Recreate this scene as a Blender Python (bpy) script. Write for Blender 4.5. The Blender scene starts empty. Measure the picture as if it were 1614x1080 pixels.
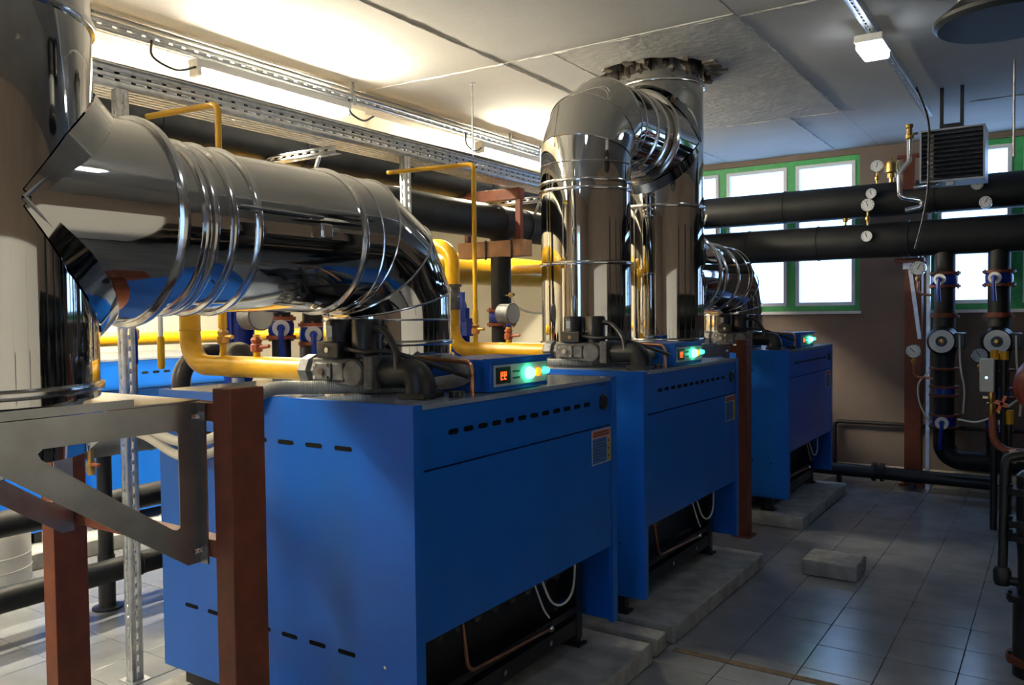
import bpy, bmesh, math, random
from mathutils import Vector, Matrix
random.seed(7)
scene = bpy.context.scene
C = scene.collection
PI = math.pi

# ------------------------------------------------------------------ camera
cam_data = bpy.data.cameras.new('camera')
cam_data.sensor_width = 36.0
cam_data.lens = 36.0 * 1293.46 / 1614.0
cam_data.clip_start = 0.05
cam = bpy.data.objects.new('camera', cam_data)
C.objects.link(cam)
YAW, PITCH, ROLL = math.radians(33.76), math.radians(1.8515), math.radians(-0.634)
cam.matrix_world = (Matrix.Translation((0, 0, 1.6)) @ Matrix.Rotation(YAW, 4, 'Z')
                    @ Matrix.Rotation(PI / 2 - PITCH, 4, 'X') @ Matrix.Rotation(ROLL, 4, 'Z'))
scene.camera = cam

# ------------------------------------------------------------------ world and exposure
world = bpy.data.worlds.new('overcast_sky')
scene.world = world
world.use_nodes = True
bg = world.node_tree.nodes['Background']
bg.inputs['Color'].default_value = (0.33, 0.57, 1.0, 1)
bg.inputs['Strength'].default_value = 5.5
scene.view_settings.view_transform = 'Standard'
scene.view_settings.look = 'None'
scene.view_settings.gamma = 1.0
scene.view_settings.use_curve_mapping = False
scene.view_settings.exposure = 0.0
TUBE_POWER = 540.0
LED_POWER = 16.0

def portal(name, loc, sx, sz, rx=-PI / 2):
    l = bpy.data.lights.new(name, 'AREA')
    l.shape = 'RECTANGLE'; l.size = sx; l.size_y = sz
    l.cycles.is_portal = True
    o = bpy.data.objects.new(name, l); C.objects.link(o)
    o.location = loc; o.rotation_euler = (rx, 0, 0)
portal('window_portal', (-2.73, 8.95, 2.39), 2.2, 1.6)
portal('window_portal', (0.0, 8.95, 2.39), 2.1, 1.6)
portal('door_portal', (-1.0, -2.58, 1.4), .8, 2.8, PI / 2)

# ------------------------------------------------------------------ materials
def mat(name, col, rough=0.5, metal=0.0, var=0.0, vscale=6.0, bump=0.0, bscale=40.0, spec=0.5, coat=0.0,
        col2=None, stretch=None, detail=4.0, world=False):
    m = bpy.data.materials.new(name); m.use_nodes = True
    nt = m.node_tree; N = nt.nodes; L = nt.links
    p = N['Principled BSDF']
    p.inputs['Base Color'].default_value = (*col, 1)
    p.inputs['Roughness'].default_value = rough
    p.inputs['Metallic'].default_value = metal
    p.inputs['Specular IOR Level'].default_value = spec
    p.inputs['Coat Weight'].default_value = coat
    if var or bump or col2:
        tc = N.new('ShaderNodeTexCoord'); mp = N.new('ShaderNodeMapping')
        if world: L.new(N.new('ShaderNodeNewGeometry').outputs['Position'], mp.inputs['Vector'])
        else: L.new(tc.outputs['Object'], mp.inputs['Vector'])
        if stretch: mp.inputs['Scale'].default_value = stretch
    if var or col2:
        n = N.new('ShaderNodeTexNoise'); n.inputs['Scale'].default_value = vscale
        n.inputs['Detail'].default_value = detail
        L.new(mp.outputs['Vector'], n.inputs['Vector'])
        r = N.new('ShaderNodeValToRGB')
        c2 = col2 if col2 else tuple(max(0, c * (1 - var)) for c in col)
        c1 = col if col2 else tuple(min(1, c * (1 + var)) for c in col)
        r.color_ramp.elements[0].position = 0.35; r.color_ramp.elements[1].position = 0.65
        r.color_ramp.elements[0].color = (*c2, 1); r.color_ramp.elements[1].color = (*c1, 1)
        L.new(n.outputs['Fac'], r.inputs['Fac']); L.new(r.outputs['Color'], p.inputs['Base Color'])
    if bump:
        n2 = N.new('ShaderNodeTexNoise'); n2.inputs['Scale'].default_value = bscale
        n2.inputs['Detail'].default_value = 5.0 if bscale > 15 else 1.0
        L.new(mp.outputs['Vector'], n2.inputs['Vector'])
        b = N.new('ShaderNodeBump'); b.inputs['Strength'].default_value = bump
        b.inputs['Distance'].default_value = 0.01
        L.new(n2.outputs['Fac'], b.inputs['Height']); L.new(b.outputs['Normal'], p.inputs['Normal'])
    return m

def emat(name, col, strength):
    m = bpy.data.materials.new(name); m.use_nodes = True
    p = m.node_tree.nodes['Principled BSDF']
    p.inputs['Base Color'].default_value = (*col, 1)
    p.inputs['Emission Color'].default_value = (*col, 1)
    p.inputs['Emission Strength'].default_value = strength
    return m

def glassmat(name):
    m = bpy.data.materials.new(name); m.use_nodes = True
    nt = m.node_tree; nt.nodes.clear()
    o = nt.nodes.new('ShaderNodeOutputMaterial'); mx = nt.nodes.new('ShaderNodeMixShader')
    t = nt.nodes.new('ShaderNodeBsdfTransparent'); g = nt.nodes.new('ShaderNodeBsdfGlossy')
    g.inputs['Roughness'].default_value = 0.03
    mx.inputs[0].default_value = 0.07
    nt.links.new(t.outputs[0], mx.inputs[1]); nt.links.new(g.outputs[0], mx.inputs[2])
    nt.links.new(mx.outputs[0], o.inputs[0])
    return m

M = dict(
    steel=mat('polished_stainless_steel', (0.60, 0.59, 0.57), 0.035, 1.0, bump=0.06, bscale=3.0, var=0.03, vscale=1.5),
    steel_band=mat('stainless_band', (0.72, 0.71, 0.69), 0.14, 1.0),
    galv=mat('galvanised_steel', (0.62, 0.64, 0.67), 0.34, 1.0, var=0.16, vscale=22, bump=0.05, bscale=60),
    galv_dull=mat('dull_galvanised_sheet', (0.40, 0.40, 0.40), 0.30, 1.0, var=0.12, vscale=9, bump=0.05, bscale=8),
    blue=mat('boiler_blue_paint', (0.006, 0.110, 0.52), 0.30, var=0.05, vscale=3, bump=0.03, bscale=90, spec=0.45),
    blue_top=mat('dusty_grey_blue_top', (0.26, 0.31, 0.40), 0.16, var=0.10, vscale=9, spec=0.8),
    blue_dark=mat('valve_blue_paint', (0.008, 0.03, 0.30), 0.22, bump=0.04, bscale=30),
    slot=mat('slot_black', (0.005, 0.006, 0.008), 0.9, spec=0.1),
    black=mat('black_painted_steel', (0.012, 0.012, 0.013), 0.42, var=0.2, vscale=20),
    plastic=mat('black_plastic', (0.014, 0.014, 0.015), 0.35),
    rubber=mat('black_foam_insulation', (0.009, 0.010, 0.012), 0.52, var=0.25, vscale=10, bump=0.12, bscale=24, spec=0.28),
    greyfoam=mat('grey_pipe_lagging', (0.16, 0.16, 0.16), 0.6, var=0.2, vscale=12),
    castgrey=mat('cast_grey_aluminium', (0.11, 0.11, 0.11), 0.5, 0.45, var=0.3, vscale=30, bump=0.1, bscale=70),
    yellow=mat('gas_yellow_paint', (0.64, 0.345, 0.006), 0.30, var=0.06, vscale=12, bump=0.05, bscale=40),
    primer=mat('red_brown_primer', (0.155, 0.034, 0.011), 0.55, var=0.18, vscale=14, bump=0.08, bscale=50),
    flange=mat('orange_red_flange_paint', (0.30, 0.065, 0.025), 0.5, var=0.15, vscale=25),
    concrete=mat('rough_concrete', (0.31, 0.31, 0.30), 0.9, var=0.22, vscale=9, bump=0.55, bscale=45),
    concrete_dk=mat('broken_concrete', (0.30, 0.27, 0.24), 0.95, col2=(0.10, 0.07, 0.05), vscale=14, bump=0.8, bscale=30),
    plaster=mat('white_plaster_ceiling', (0.46, 0.455, 0.445), 0.85, var=0.05, vscale=2.0, bump=0.16, bscale=30),
    plaster_rough=mat('rough_pitted_ceiling', (0.46, 0.455, 0.44), 0.9, var=0.10, vscale=5.0, bump=0.75, bscale=18),
    joint=mat('ceiling_joint_mortar', (0.60, 0.59, 0.56), 0.95, var=0.3, vscale=12, bump=0.6, bscale=50),
    wall=mat('tan_wall_plaster', (0.185, 0.145, 0.12), 0.85, var=0.08, vscale=2.5, bump=0.10, bscale=60),
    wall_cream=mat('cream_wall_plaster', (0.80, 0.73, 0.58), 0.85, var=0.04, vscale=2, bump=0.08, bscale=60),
    tile=mat('grey_floor_tile', (0.23, 0.24, 0.255), 0.22, var=0.12, vscale=5, bump=0.03, bscale=60, spec=0.5, world=True),
    grout=mat('dark_grout', (0.08, 0.08, 0.08), 0.9),
    joint_brown=mat('brown_joint_strip', (0.12, 0.085, 0.05), 0.8, var=0.3, vscale=20),
    brass=mat('brass', (0.62, 0.38, 0.12), 0.28, 1.0, var=0.1, vscale=20),
    copper=mat('copper_tube', (0.48, 0.22, 0.12), 0.32, 1.0, var=0.2, vscale=14),
    chrome=mat('bright_chrome', (0.75, 0.75, 0.76), 0.12, 1.0),
    white=mat('white_enamel', (0.78, 0.78, 0.76), 0.35),
    white_plastic=mat('white_plastic_hose', (0.76, 0.74, 0.66), 0.4, var=0.04),
    conduit=mat('grey_corrugated_conduit', (0.36, 0.36, 0.35), 0.45),
    offwhite=mat('tank_white_paint', (0.66, 0.66, 0.63), 0.3),
    dial=mat('white_dial_face', (0.72, 0.74, 0.76), 0.4),
    dialgrey=mat('grey_dial_face', (0.36, 0.39, 0.43), 0.35),
    green=mat('green_window_film', (0.05, 0.40, 0.12), 0.45, var=0.12, vscale=18),
    pvc=mat('white_window_pvc', (0.78, 0.80, 0.82), 0.35),
    glass=glassmat('window_glass'),
    orange=mat('orange_handle', (0.70, 0.14, 0.02), 0.4),
    hose=mat('orange_brown_hose', (0.26, 0.07, 0.03), 0.5),
    redtank=mat('red_vessel_paint', (0.22, 0.03, 0.015), 0.4),
    boxgrey=mat('grey_plastic_box', (0.52, 0.53, 0.50), 0.45),
    panelgrey=mat('light_grey_control_panel', (0.50, 0.54, 0.58), 0.4),
    heater=mat('heater_grey_metal', (0.30, 0.31, 0.33), 0.38, 0.7, var=0.08, vscale=10),
    label_orange=mat('label_orange_print', (0.55, 0.11, 0.03), 0.5),
    label_blue=mat('label_blue_print', (0.04, 0.13, 0.38), 0.45),
    label_yellow=mat('label_yellow_print', (0.50, 0.34, 0.03), 0.5),
    label_white=mat('label_white_edge', (0.50, 0.55, 0.62), 0.5),
    ink=mat('print_ink', (0.02, 0.03, 0.06), 0.6),
    wood=mat('pale_timber', (0.45, 0.24, 0.12), 0.7, var=0.2, vscale=8, stretch=(1, 12, 1)),
    duct=mat('black_duct_metal', (0.018, 0.019, 0.022), 0.4),
    ductgrey=mat('grey_duct_neck', (0.42, 0.42, 0.41), 0.5),
    seq_red=emat('red_display_light', (1.0, 0.07, 0.01), 4.0),
    seq_green=emat('green_pilot_light', (0.05, 1.0, 0.45), 14.0),
    seq_green2=emat('small_green_pilot_light', (0.05, 1.0, 0.45), 3.5),
    seq_orange=emat('orange_switch_light', (1.0, 0.22, 0.01), 2.5),
    tube=emat('fluorescent_tube_light', (1.0, 0.90, 0.68), TUBE_POWER),
    led=emat('led_lamp_light', (0.86, 0.93, 1.0), LED_POWER),
)

# ------------------------------------------------------------------ mesh helpers
class B:
    """collects shapes in one coordinate frame; build() links them as ONE mesh object"""
    def __init__(s, off=(0, 0, 0)):
        s.v = []; s.f = []; s.off = Vector(off); s.flat = False
    def add(s, vs, fs):
        n = len(s.v); s.v += [tuple(Vector(v) - s.off) for v in vs]
        s.f += [tuple(i + n for i in f) for f in fs]; return s
    def box(s, x0, x1, y0, y1, z0, z1, rot=None, piv=None):
        vs = [Vector((x, y, z)) for x in (x0, x1) for y in (y0, y1) for z in (z0, z1)]
        if rot is not None:
            p = Vector(piv) if piv else Vector(((x0 + x1) / 2, (y0 + y1) / 2, (z0 + z1) / 2))
            vs = [p + rot @ (v - p) for v in vs]
        return s.add(vs, [(0, 1, 3, 2), (4, 6, 7, 5), (0, 4, 5, 1), (2, 3, 7, 6), (0, 2, 6, 4), (1, 5, 7, 3)])
    def bbox(s, x0, x1, y0, y1, z0, z1, b=0.005):
        """box with chamfered edges"""
        s.flat = True
        bm = bmesh.new()
        bmesh.ops.create_cube(bm, size=1)
        for v in bm.verts:
            v.co = Vector(((x0 + x1) / 2 + v.co.x * (x1 - x0), (y0 + y1) / 2 + v.co.y * (y1 - y0), (z0 + z1) / 2 + v.co.z * (z1 - z0)))
        bmesh.ops.bevel(bm, geom=list(bm.edges), offset=b, segments=2, profile=0.5, affect='EDGES')
        bm.verts.index_update()
        s.add([v.co.copy() for v in bm.verts], [tuple(v.index for v in f.verts) for f in bm.faces]); bm.free(); return s
    def lathe(s, o, axis, prof, n=32, caps=True):
        """prof: list of (distance along axis, radius)"""
        a = Vector(axis).normalized(); o = Vector(o)
        t = Vector((0, 0, 1)) if abs(a.z) < 0.9 else Vector((1, 0, 0))
        u = a.cross(t).normalized(); w = a.cross(u)
        vs = []; fs = []
        for d, r in prof:
            for k in range(n):
                q = 2 * PI * k / n
                vs.append(o + a * d + u * (r * math.cos(q)) + w * (r * math.sin(q)))
        for i in range(len(prof) - 1):
            for k in range(n):
                k2 = (k + 1) % n
                fs.append((i * n + k, i * n + k2, (i + 1) * n + k2, (i + 1) * n + k))
        if caps:
            fs.append(tuple(range(n - 1, -1, -1))); fs.append(tuple((len(prof) - 1) * n + k for k in range(n)))
        return s.add(vs, fs)
    def cyl(s, p0, p1, r, n=24, r1=None):
        p0 = Vector(p0); p1 = Vector(p1)
        return s.lathe(p0, p1 - p0, [(0, r), ((p1 - p0).length, r if r1 is None else r1)], n)
    def tube(s, pts, r, n=12, caps=True):
        pts = [Vector(p) for p in pts]; rings = []
        prev = None
        for i, p in enumerate(pts):
            if i == 0: t = (pts[1] - p).normalized(); bis = t; k = 1
            elif i == len(pts) - 1: t = (p - pts[i - 1]).normalized(); bis = t; k = 1
            else:
                a = (p - pts[i - 1]).normalized(); b = (pts[i + 1] - p).normalized()
                bis = (a + b).normalized(); t = a
            if prev is None:
                h = Vector((0, 0, 1)) if abs(t.z) < 0.9 else Vector((1, 0, 0))
                u = t.cross(h).normalized(); w = t.cross(u)
                ring = [p + u * (r * math.cos(2 * PI * k / n)) + w * (r * math.sin(2 * PI * k / n)) for k in range(n)]
            else:                       # slide the previous ring along the incoming direction onto the mitre plane
                d = (p - pts[i - 1]).normalized(); den = d.dot(bis)
                ring = [q + d * ((p - q).dot(bis) / den) for q in prev]
            rings.append(ring); prev = ring
        vs = [v for r_ in rings for v in r_]; fs = []
        for i in range(len(rings) - 1):
            for k in range(n):
                k2 = (k + 1) % n
                fs.append((i * n + k, i * n + k2, (i + 1) * n + k2, (i + 1) * n + k))
        if caps:
            fs.append(tuple(range(n - 1, -1, -1))); fs.append(tuple((len(rings) - 1) * n + k for k in range(n)))
        return s.add(vs, fs)
    def sphere(s, c, r, n=20, m=12, sx=1, sy=1, sz=1):
        c = Vector(c); prof = []
        vs = []; fs = []
        for i in range(m + 1):
            a = PI * i / m - PI / 2
            for k in range(n):
                q = 2 * PI * k / n
                vs.append(c + Vector((sx * r * math.cos(a) * math.cos(q), sy * r * math.cos(a) * math.sin(q), sz * r * math.sin(a))))
        for i in range(m):
            for k in range(n):
                k2 = (k + 1) % n
                fs.append((i * n + k, i * n + k2, (i + 1) * n + k2, (i + 1) * n + k))
        return s.add(vs, fs)
    def prism(s, poly, holes, o, u, v, w, t):
        """polygon with holes in plane (u,v), thickness t along w"""
        o = Vector(o); u = Vector(u); v = Vector(v); w = Vector(w)
        bm = bmesh.new(); edges = []
        for lp in [poly] + list(holes):
            bv = [bm.verts.new(o + u * a + v * b) for a, b in lp]
            edges += [bm.edges.new((bv[i], bv[(i + 1) % len(bv)])) for i in range(len(bv))]
        bmesh.ops.triangle_fill(bm, use_beauty=True, use_dissolve=False, edges=edges)
        faces = list(bm.faces)
        r = bmesh.ops.extrude_face_region(bm, geom=faces)
        for g in r['geom']:
            if isinstance(g, bmesh.types.BMVert): g.co += w * t
        bmesh.ops.recalc_face_normals(bm, faces=list(bm.faces))
        bm.verts.index_update()
        s.add([x.co.copy() for x in bm.verts], [tuple(x.index for x in f.verts) for f in bm.faces]); bm.free(); return s
    def perf(s, o, u, v, length, height, rows, pitch, hw, hh, start=None):
        """perforated sheet: rectangular slots (hw long along u, hh high along v) in rows at heights v"""
        o = Vector(o); u = Vector(u); v = Vector(v)
        n = int((length - 0.02) / pitch); st = start if start is not None else (length - n * pitch) / 2 + pitch / 2 - hw / 2
        us = []
        for i in range(n):
            a = st + i * pitch
            if a + hw < length - 0.003: us.append((a, a + hw))
        def quad(a0, a1, b0, b1):
            if a1 - a0 < 1e-5 or b1 - b0 < 1e-5: return
            s.add([o + u * a0 + v * b0, o + u * a1 + v * b0, o + u * a1 + v * b1, o + u * a0 + v * b1], [(0, 1, 2, 3)])
        y = 0
        for rv in rows:
            quad(0, length, y, rv - hh / 2)
            x = 0
            for a0, a1 in us:
                quad(x, a0, rv - hh / 2, rv + hh / 2); x = a1
            quad(x, length, rv - hh / 2, rv + hh / 2)
            y = rv + hh / 2
        quad(0, length, y, height)
        return s
    def build(s, name, m, parent=None, sharp=35, solid=0.0):
        me = bpy.data.meshes.new(name)
        me.from_pydata(s.v, [], s.f); me.update()
        bm = bmesh.new(); bm.from_mesh(me)
        if not solid: bmesh.ops.recalc_face_normals(bm, faces=list(bm.faces))
        bm.to_mesh(me); bm.free()
        for p in me.polygons: p.use_smooth = True
        me.set_sharp_from_angle(angle=math.radians(min(sharp, 20) if s.flat else sharp))
        me.materials.append(M[m])
        o = bpy.data.objects.new(name, me); C.objects.link(o)
        if parent is not None: o.parent = parent
        if solid:
            md = o.modifiers.new('thickness', 'SOLIDIFY'); md.thickness = solid; md.offset = 0
        return o

def fillet(pts, R, n=6):
    pts = [Vector(p) for p in pts]; out = [pts[0]]
    for i in range(1, len(pts) - 1):
        p = pts[i]; a = (pts[i - 1] - p); b = (pts[i + 1] - p)
        la, lb = a.length, b.length; a.normalize(); b.normalize()
        ang = a.angle(b)
        d = min(R / math.tan(ang / 2), la * 0.49, lb * 0.49); rr = d * math.tan(ang / 2)
        c = p + (a + b).normalized() * (rr / math.sin(ang / 2))
        s0 = p + a * d - c; s1 = p + b * d - c
        for k in range(n + 1):
            t = k / n; th = s0.angle(s1)
            out.append(c + (s0 * math.sin((1 - t) * th) + s1 * math.sin(t * th)) / math.sin(th))
    out.append(pts[-1]); return out

def smooth_path(pts, n=8):
    """Catmull-Rom through the points"""
    P = [Vector(p) for p in pts]; P = [2 * P[0] - P[1]] + P + [2 * P[-1] - P[-2]]; out = []
    for i in range(1, len(P) - 2):
        a, b, c, d = P[i - 1:i + 3]
        for k in range(n):
            t = k / n
            out.append(0.5 * ((2 * b) + (c - a) * t + (2 * a - 5 * b + 4 * c - d) * t * t + (3 * b - a - 3 * c + d) * t ** 3))
    out.append(P[-2]); return out

def tag(o, label, cat, group=None):
    o['label'] = label; o['category'] = cat
    if group: o['group'] = group
    return o
def thing(name, label, cat, loc=(0, 0, 0), group=None):
    o = bpy.data.objects.new(name, None); C.objects.link(o); o.location = loc
    o.empty_display_size = 0.1
    return tag(o, label, cat, group)
def struct(o): o['kind'] = 'structure'; return o
def copy_tree(o, parent=None):
    c = o.copy(); C.objects.link(c); c.parent = parent
    for ch in list(o.children): copy_tree(ch, c)
    return c
def ring_pts(c, r, ax, n=48):
    c = Vector(c); out = []
    for k in range(n + 1):
        q = 2 * PI * k / n
        out.append(c + (Vector((r * math.cos(q), r * math.sin(q), 0)) if ax == 'z' else Vector((r * math.cos(q), 0, r * math.sin(q)))))
    return out
def capsule(bb, c, w, h, t, u, v, nrm):
    c = Vector(c); u = Vector(u); v = Vector(v); nrm = Vector(nrm); poly = []
    for k in range(7):
        q = -PI / 2 + PI * k / 6; poly.append((w / 2 - h / 2 + h / 2 * math.cos(q), h / 2 * math.sin(q)))
    for k in range(7):
        q = PI / 2 + PI * k / 6; poly.append((-w / 2 + h / 2 + h / 2 * math.cos(q), h / 2 * math.sin(q)))
    n = len(poly)
    vs = [c + u * a + v * b for a, b in poly] + [c + u * a + v * b + nrm * t for a, b in poly]
    bb.add(vs, [tuple(range(n)), tuple(range(2 * n - 1, n - 1, -1))] + [(i, (i + 1) % n, n + (i + 1) % n, n + i) for i in range(n)])
    return bb

# ------------------------------------------------------------------ room shell
XL, XR, YF, YB, ZC = -7.1, 2.2, -2.4, 8.7, 3.22
floor = struct(B().box(XL, XR, YF, YB, -0.15, -0.006).build('floor', 'grout'))
tb = B(); tb.bbox(-0.1485, 0.1485, -0.1485, 0.1485, -0.012, 0.0, 0.002)
tile0 = tb.build('floor_tile', 'tile', floor)
rest = B()
first = True
for i in range(-21, 11):
    for j in range(-23, 15):
        x = -0.81 + 0.3 * i; y = 4.51 + 0.3 * j
        if not (XL + 0.15 < x < XR - 0.15 and YF + 0.15 < y < YB - 0.15): continue
        aisle = -2.2 < x < -0.05 and 2.75 < y < 8.6
        left = -5.3 < x < -3.0 and 1.3 < y < 3.5
        if aisle or left:
            if first: t = tile0; first = False
            else: t = tile0.copy(); C.objects.link(t)
            t.location = (x, y, random.uniform(-0.0012, 0.0006))
            t.rotation_euler = (random.uniform(-.003, .003), random.uniform(-.003, .003), 0)
        else:
            rest.box(x - .1485, x + .1485, y - .1485, y + .1485, -0.012, 0)
r = rest.build('floor_tiling', 'tile', floor); r['kind'] = 'stuff'
struct(B().box(-1.52, 1.9, 3.615, 3.66, -0.004, 0.0025).build('trim_1', 'joint_brown'))

# walls
def struct_box(name, m, *boxes):
    bb = B()
    for q in boxes: bb.box(*q)
    return struct(bb.build(name, m))
W1 = (-3.80, -1.66); W2 = (-1.02, 1.0); ZW0, ZW1 = 1.615, 3.165
wall_back = struct_box('wall_back', 'wall',
    (W1[0], XR + .2, YB, YB + .32, -.15, ZW0), (W1[0], XR + .2, YB, YB + .32, ZW1, 3.5),
    (W1[1], W2[0], YB, YB + .32, ZW0, ZW1), (W2[1], XR + .2, YB, YB + .32, ZW0, ZW1))
wall_back_lit_part = struct_box('wall_back_lit_part', 'wall_cream', (XL - .2, W1[0], YB, YB + .32, -.15, 3.5))  # same wall as wall_back, coloured paler for the tube light falling on it
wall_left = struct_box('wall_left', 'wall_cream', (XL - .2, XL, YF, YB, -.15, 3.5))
wall_right = struct_box('wall_right', 'wall', (XR, XR + .2, YF, YB, -.15, 3.5))
DX0, DX1, DZ = -1.40, -.60, 2.80          # glazed door behind the camera
wall_front = struct_box('wall_front', 'wall', (XL - .2, DX0, YF - .2, YF, -.15, 3.5), (DX1, XR + .2, YF - .2, YF, -.15, 3.5), (DX0, DX1, YF - .2, YF, DZ, 3.5))
db = B(); dm = (DX0 + DX1) / 2
db.box(DX0, DX0 + .07, YF - .14, YF - .08, 0, DZ).box(DX1 - .07, DX1, YF - .14, YF - .08, 0, DZ).box(dm - .05, dm + .05, YF - .14, YF - .08, 0, DZ)
for z in (0, 1.15, DZ - .1): db.box(DX0 + .07, dm - .05, YF - .14, YF - .08, z, z + .1).box(dm + .05, DX1 - .07, YF - .14, YF - .08, z, z + .1)
door_1 = struct(db.build('door_1', 'pvc'))
for a, b in ((DX0 + .07, dm - .05), (dm + .05, DX1 - .07)):
    for z0, z1 in ((.1, 1.15), (1.25, DZ - .1)): B().box(a, b, YF - .115, YF - .108, z0, z1).build('door_pane', 'glass', door_1)
B().bbox(dm - .03, dm + .0, YF - .08, YF - .03, 1.0, 1.14, .004).build('door_handle', 'chrome', door_1)
struct(B().box(-4.90, -4.62, YF, YB, 2.42, ZC + .3).build('trim_2', 'wall_cream'))          # downstand beam behind the light rail
struct(B().box(-4.92, -4.57, 4.47, 4.79, 0, ZC + .3).build('trim_3', 'wall_cream'))       # column under the beam
struct(B().box(-4.92, -4.57, -.2, .12, 0, ZC + .3).build('trim_5', 'wall_cream'))
struct_box('baseboard_back', 'wall_cream', (W1[1] - 1.4, XR, YB - .015, YB, 0, .09))

# ceiling: a slab above with panels hung under it as pieces, the middle panel broken open round the flue
ceiling = struct(B().box(XL - .2, XR + .2, YF - .2, YB + .32, 3.62, 3.75).build('ceiling', 'joint'))
g = 0.0015
xs = [XL, -5.92, -4.42, -2.985, -1.48, 0.02, 1.5, XR]
def panel(x0, x1, y0, y1, m='plaster', dz=0.0):
    return B().box(x0 + g, x1 - g, y0 + g, y1 - g, ZC + dz, ZC + .36).build('ceiling_panel', m, ceiling)
for i in range(len(xs) - 1):
    x0, x1 = xs[i], xs[i + 1]
    if abs(x0 + 2.985) < .01:
        panel(x0, x1, YF, 4.40); panel(x0, -2.62, 4.40, 6.98, dz=.001)
        panel(x0, -1.88, 6.98, YB); panel(-1.88, x1, 6.98, YB, dz=.001)
    elif abs(x0 + 1.48) < .01:
        panel(x0, x1, YF, 4.46, dz=.001); panel(x0, x1, 4.46, YB)
    else:
        k = [0.6, 2.9, 5.2, 3.7, 1.8, 4.4, 2.4][i]
        panel(x0, x1, YF, k); panel(x0, x1, k, YB, dz=.001)
RX, RY = -2.28, 5.24
hole = []
for k in range(40):
    q = 2 * PI * k / 40; rr = 0.405 + random.uniform(-.035, .03)
    hole.append((RX + rr * math.cos(q), RY + rr * math.sin(q)))
B().prism([(-2.62 + g, 4.40 + g), (-1.48 - g, 4.40 + g), (-1.48 - g, 6.98 - g), (-2.62 + g, 6.98 - g)], [hole],
          (0, 0, ZC - .006), (1, 0, 0), (0, 1, 0), (0, 0, 1), .30).build('ceiling_panel', 'plaster_rough', ceiling, sharp=30)
# broken lining of the opening: chunks of concrete round the rim
for k in range(26):
    q = 2 * PI * k / 26 + random.uniform(-.05, .05); rr = .40 + random.uniform(-.02, .02); s_ = random.uniform(.025, .05)
    c = Vector((RX + rr * math.cos(q), RY + rr * math.sin(q), ZC + .015 + random.uniform(-.015, .03)))
    B().box(c.x - s_, c.x + s_, c.y - s_ * .6, c.y + s_ * .6, c.z - .02, c.z + .05,
            rot=Matrix.Rotation(q + random.uniform(-.4, .4), 3, 'Z') @ Matrix.Rotation(random.uniform(-.5, .5), 3, 'X')).build('broken_concrete_chunk', 'concrete_dk', ceiling)
# ragged mortar lines that squeeze out of the joints
def mortar(p0, p1, w=.009, seed=0):
    rnd = random.Random(seed); bb = B(); a = Vector(p0); b = Vector(p1); n = max(4, int((b - a).length / .05))
    d = (b - a).normalized(); s_ = Vector((-d.y, d.x, 0)); vs = []; fs = []
    for i in range(n + 1):
        p = a + (b - a) * (i / n); ww = w * rnd.uniform(.35, 1.25); off = s_ * rnd.uniform(-.004, .004)
        vs += [p + off - s_ * ww, p + off + Vector((0, 0, -rnd.uniform(.003, .010))), p + off + s_ * ww]
    for i in range(n):
        fs += [(3 * i, 3 * i + 1, 3 * i + 4, 3 * i + 3), (3 * i + 1, 3 * i + 2, 3 * i + 5, 3 * i + 4)]
    bb.add(vs, fs); return bb.build('joint_mortar', 'joint', ceiling, sharp=80)
zj = ZC - .001
for k, (a, b) in enumerate([((-2.985, 0, zj), (-2.985, 8.6, zj)), ((-1.48, 4.4, zj), (-1.48, 6.98, zj)), ((-4.2, 4.34, zj), (-2.985, 4.40, zj)),
        ((-2.985, 4.40, zj), (-1.48, 4.43, zj)), ((-1.48, 4.46, zj), (0, 4.46, zj)), ((-2.985, 6.98, zj), (-1.30, 7.02, zj)),
        ((-2.62, 4.4, zj), (-2.62, 6.98, zj)), ((-1.88, 6.98, zj), (-1.88, 8.6, zj)), ((-.6, 7.3, zj), (1.2, 7.3, zj))]):
    mortar(a, b, .010 if k in (1, 3, 4, 5) else .006, k)

# windows
def make_window(name, x0, x1, muls, sill_x1):
    y0, y1 = YB + .03, YB + .10
    fr = B(); f = .055
    fr.box(x0, x1, y0, y1, ZW0 + .0, ZW0 + f); fr.box(x0, x1, y0, y1, ZW1 - f, ZW1)
    fr.box(x0, x0 + .045, y0, y1, ZW0 + f, ZW1 - f); fr.box(x1 - .045, x1, y0, y1, ZW0 + f, ZW1 - f)
    for m in muls: fr.box(m - .045, m + .045, y0, y1, ZW0 + f, ZW1 - f)
    w = struct(fr.build(name, 'green'))
    ed = [x0] + list(muls) + [x1]
    for i in range(len(ed) - 1):
        a = ed[i] + .045; b = ed[i + 1] - .045; z0 = ZW0 + f; z1 = ZW1 - f
        s_ = B(); t = .035
        s_.box(a, b, y0 - .012, y1 - .02, z0, z0 + t); s_.box(a, b, y0 - .012, y1 - .02, z1 - t, z1)
        s_.box(a, a + t, y0 - .012, y1 - .02, z0 + t, z1 - t); s_.box(b - t, b, y0 - .012, y1 - .02, z0 + t, z1 - t)
        sash = s_.build('window_sash', 'pvc', w)
        B().box(a + t, b - t, y0 + .02, y0 + .026, z0 + t, z1 - t).build('window_pane', 'glass', sash)
        for zz in (z0 + .5,):
            B().box(b - .028, b - .008, y0 - .03, y0 - .012, zz, zz + .12).build('window_hinge', 'pvc', sash)
    B().box(x0 - .02, x1 + .02, YB - .05, YB + .05, ZW0 - .03, ZW0 - .0005).build('window_sill', 'pvc', w)
    return w
make_window('window_1', W1[0], W1[1], (-3.06, -2.33), 0)
make_window('window_2', W2[0], W2[1], (-0.33, 0.34), 0)
struct(B().box(W2[0] - .035, W2[0] - .001, YB - .012, YB - .001, ZW0 - .03, ZW1).build('trim_4', 'pvc'))

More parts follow.
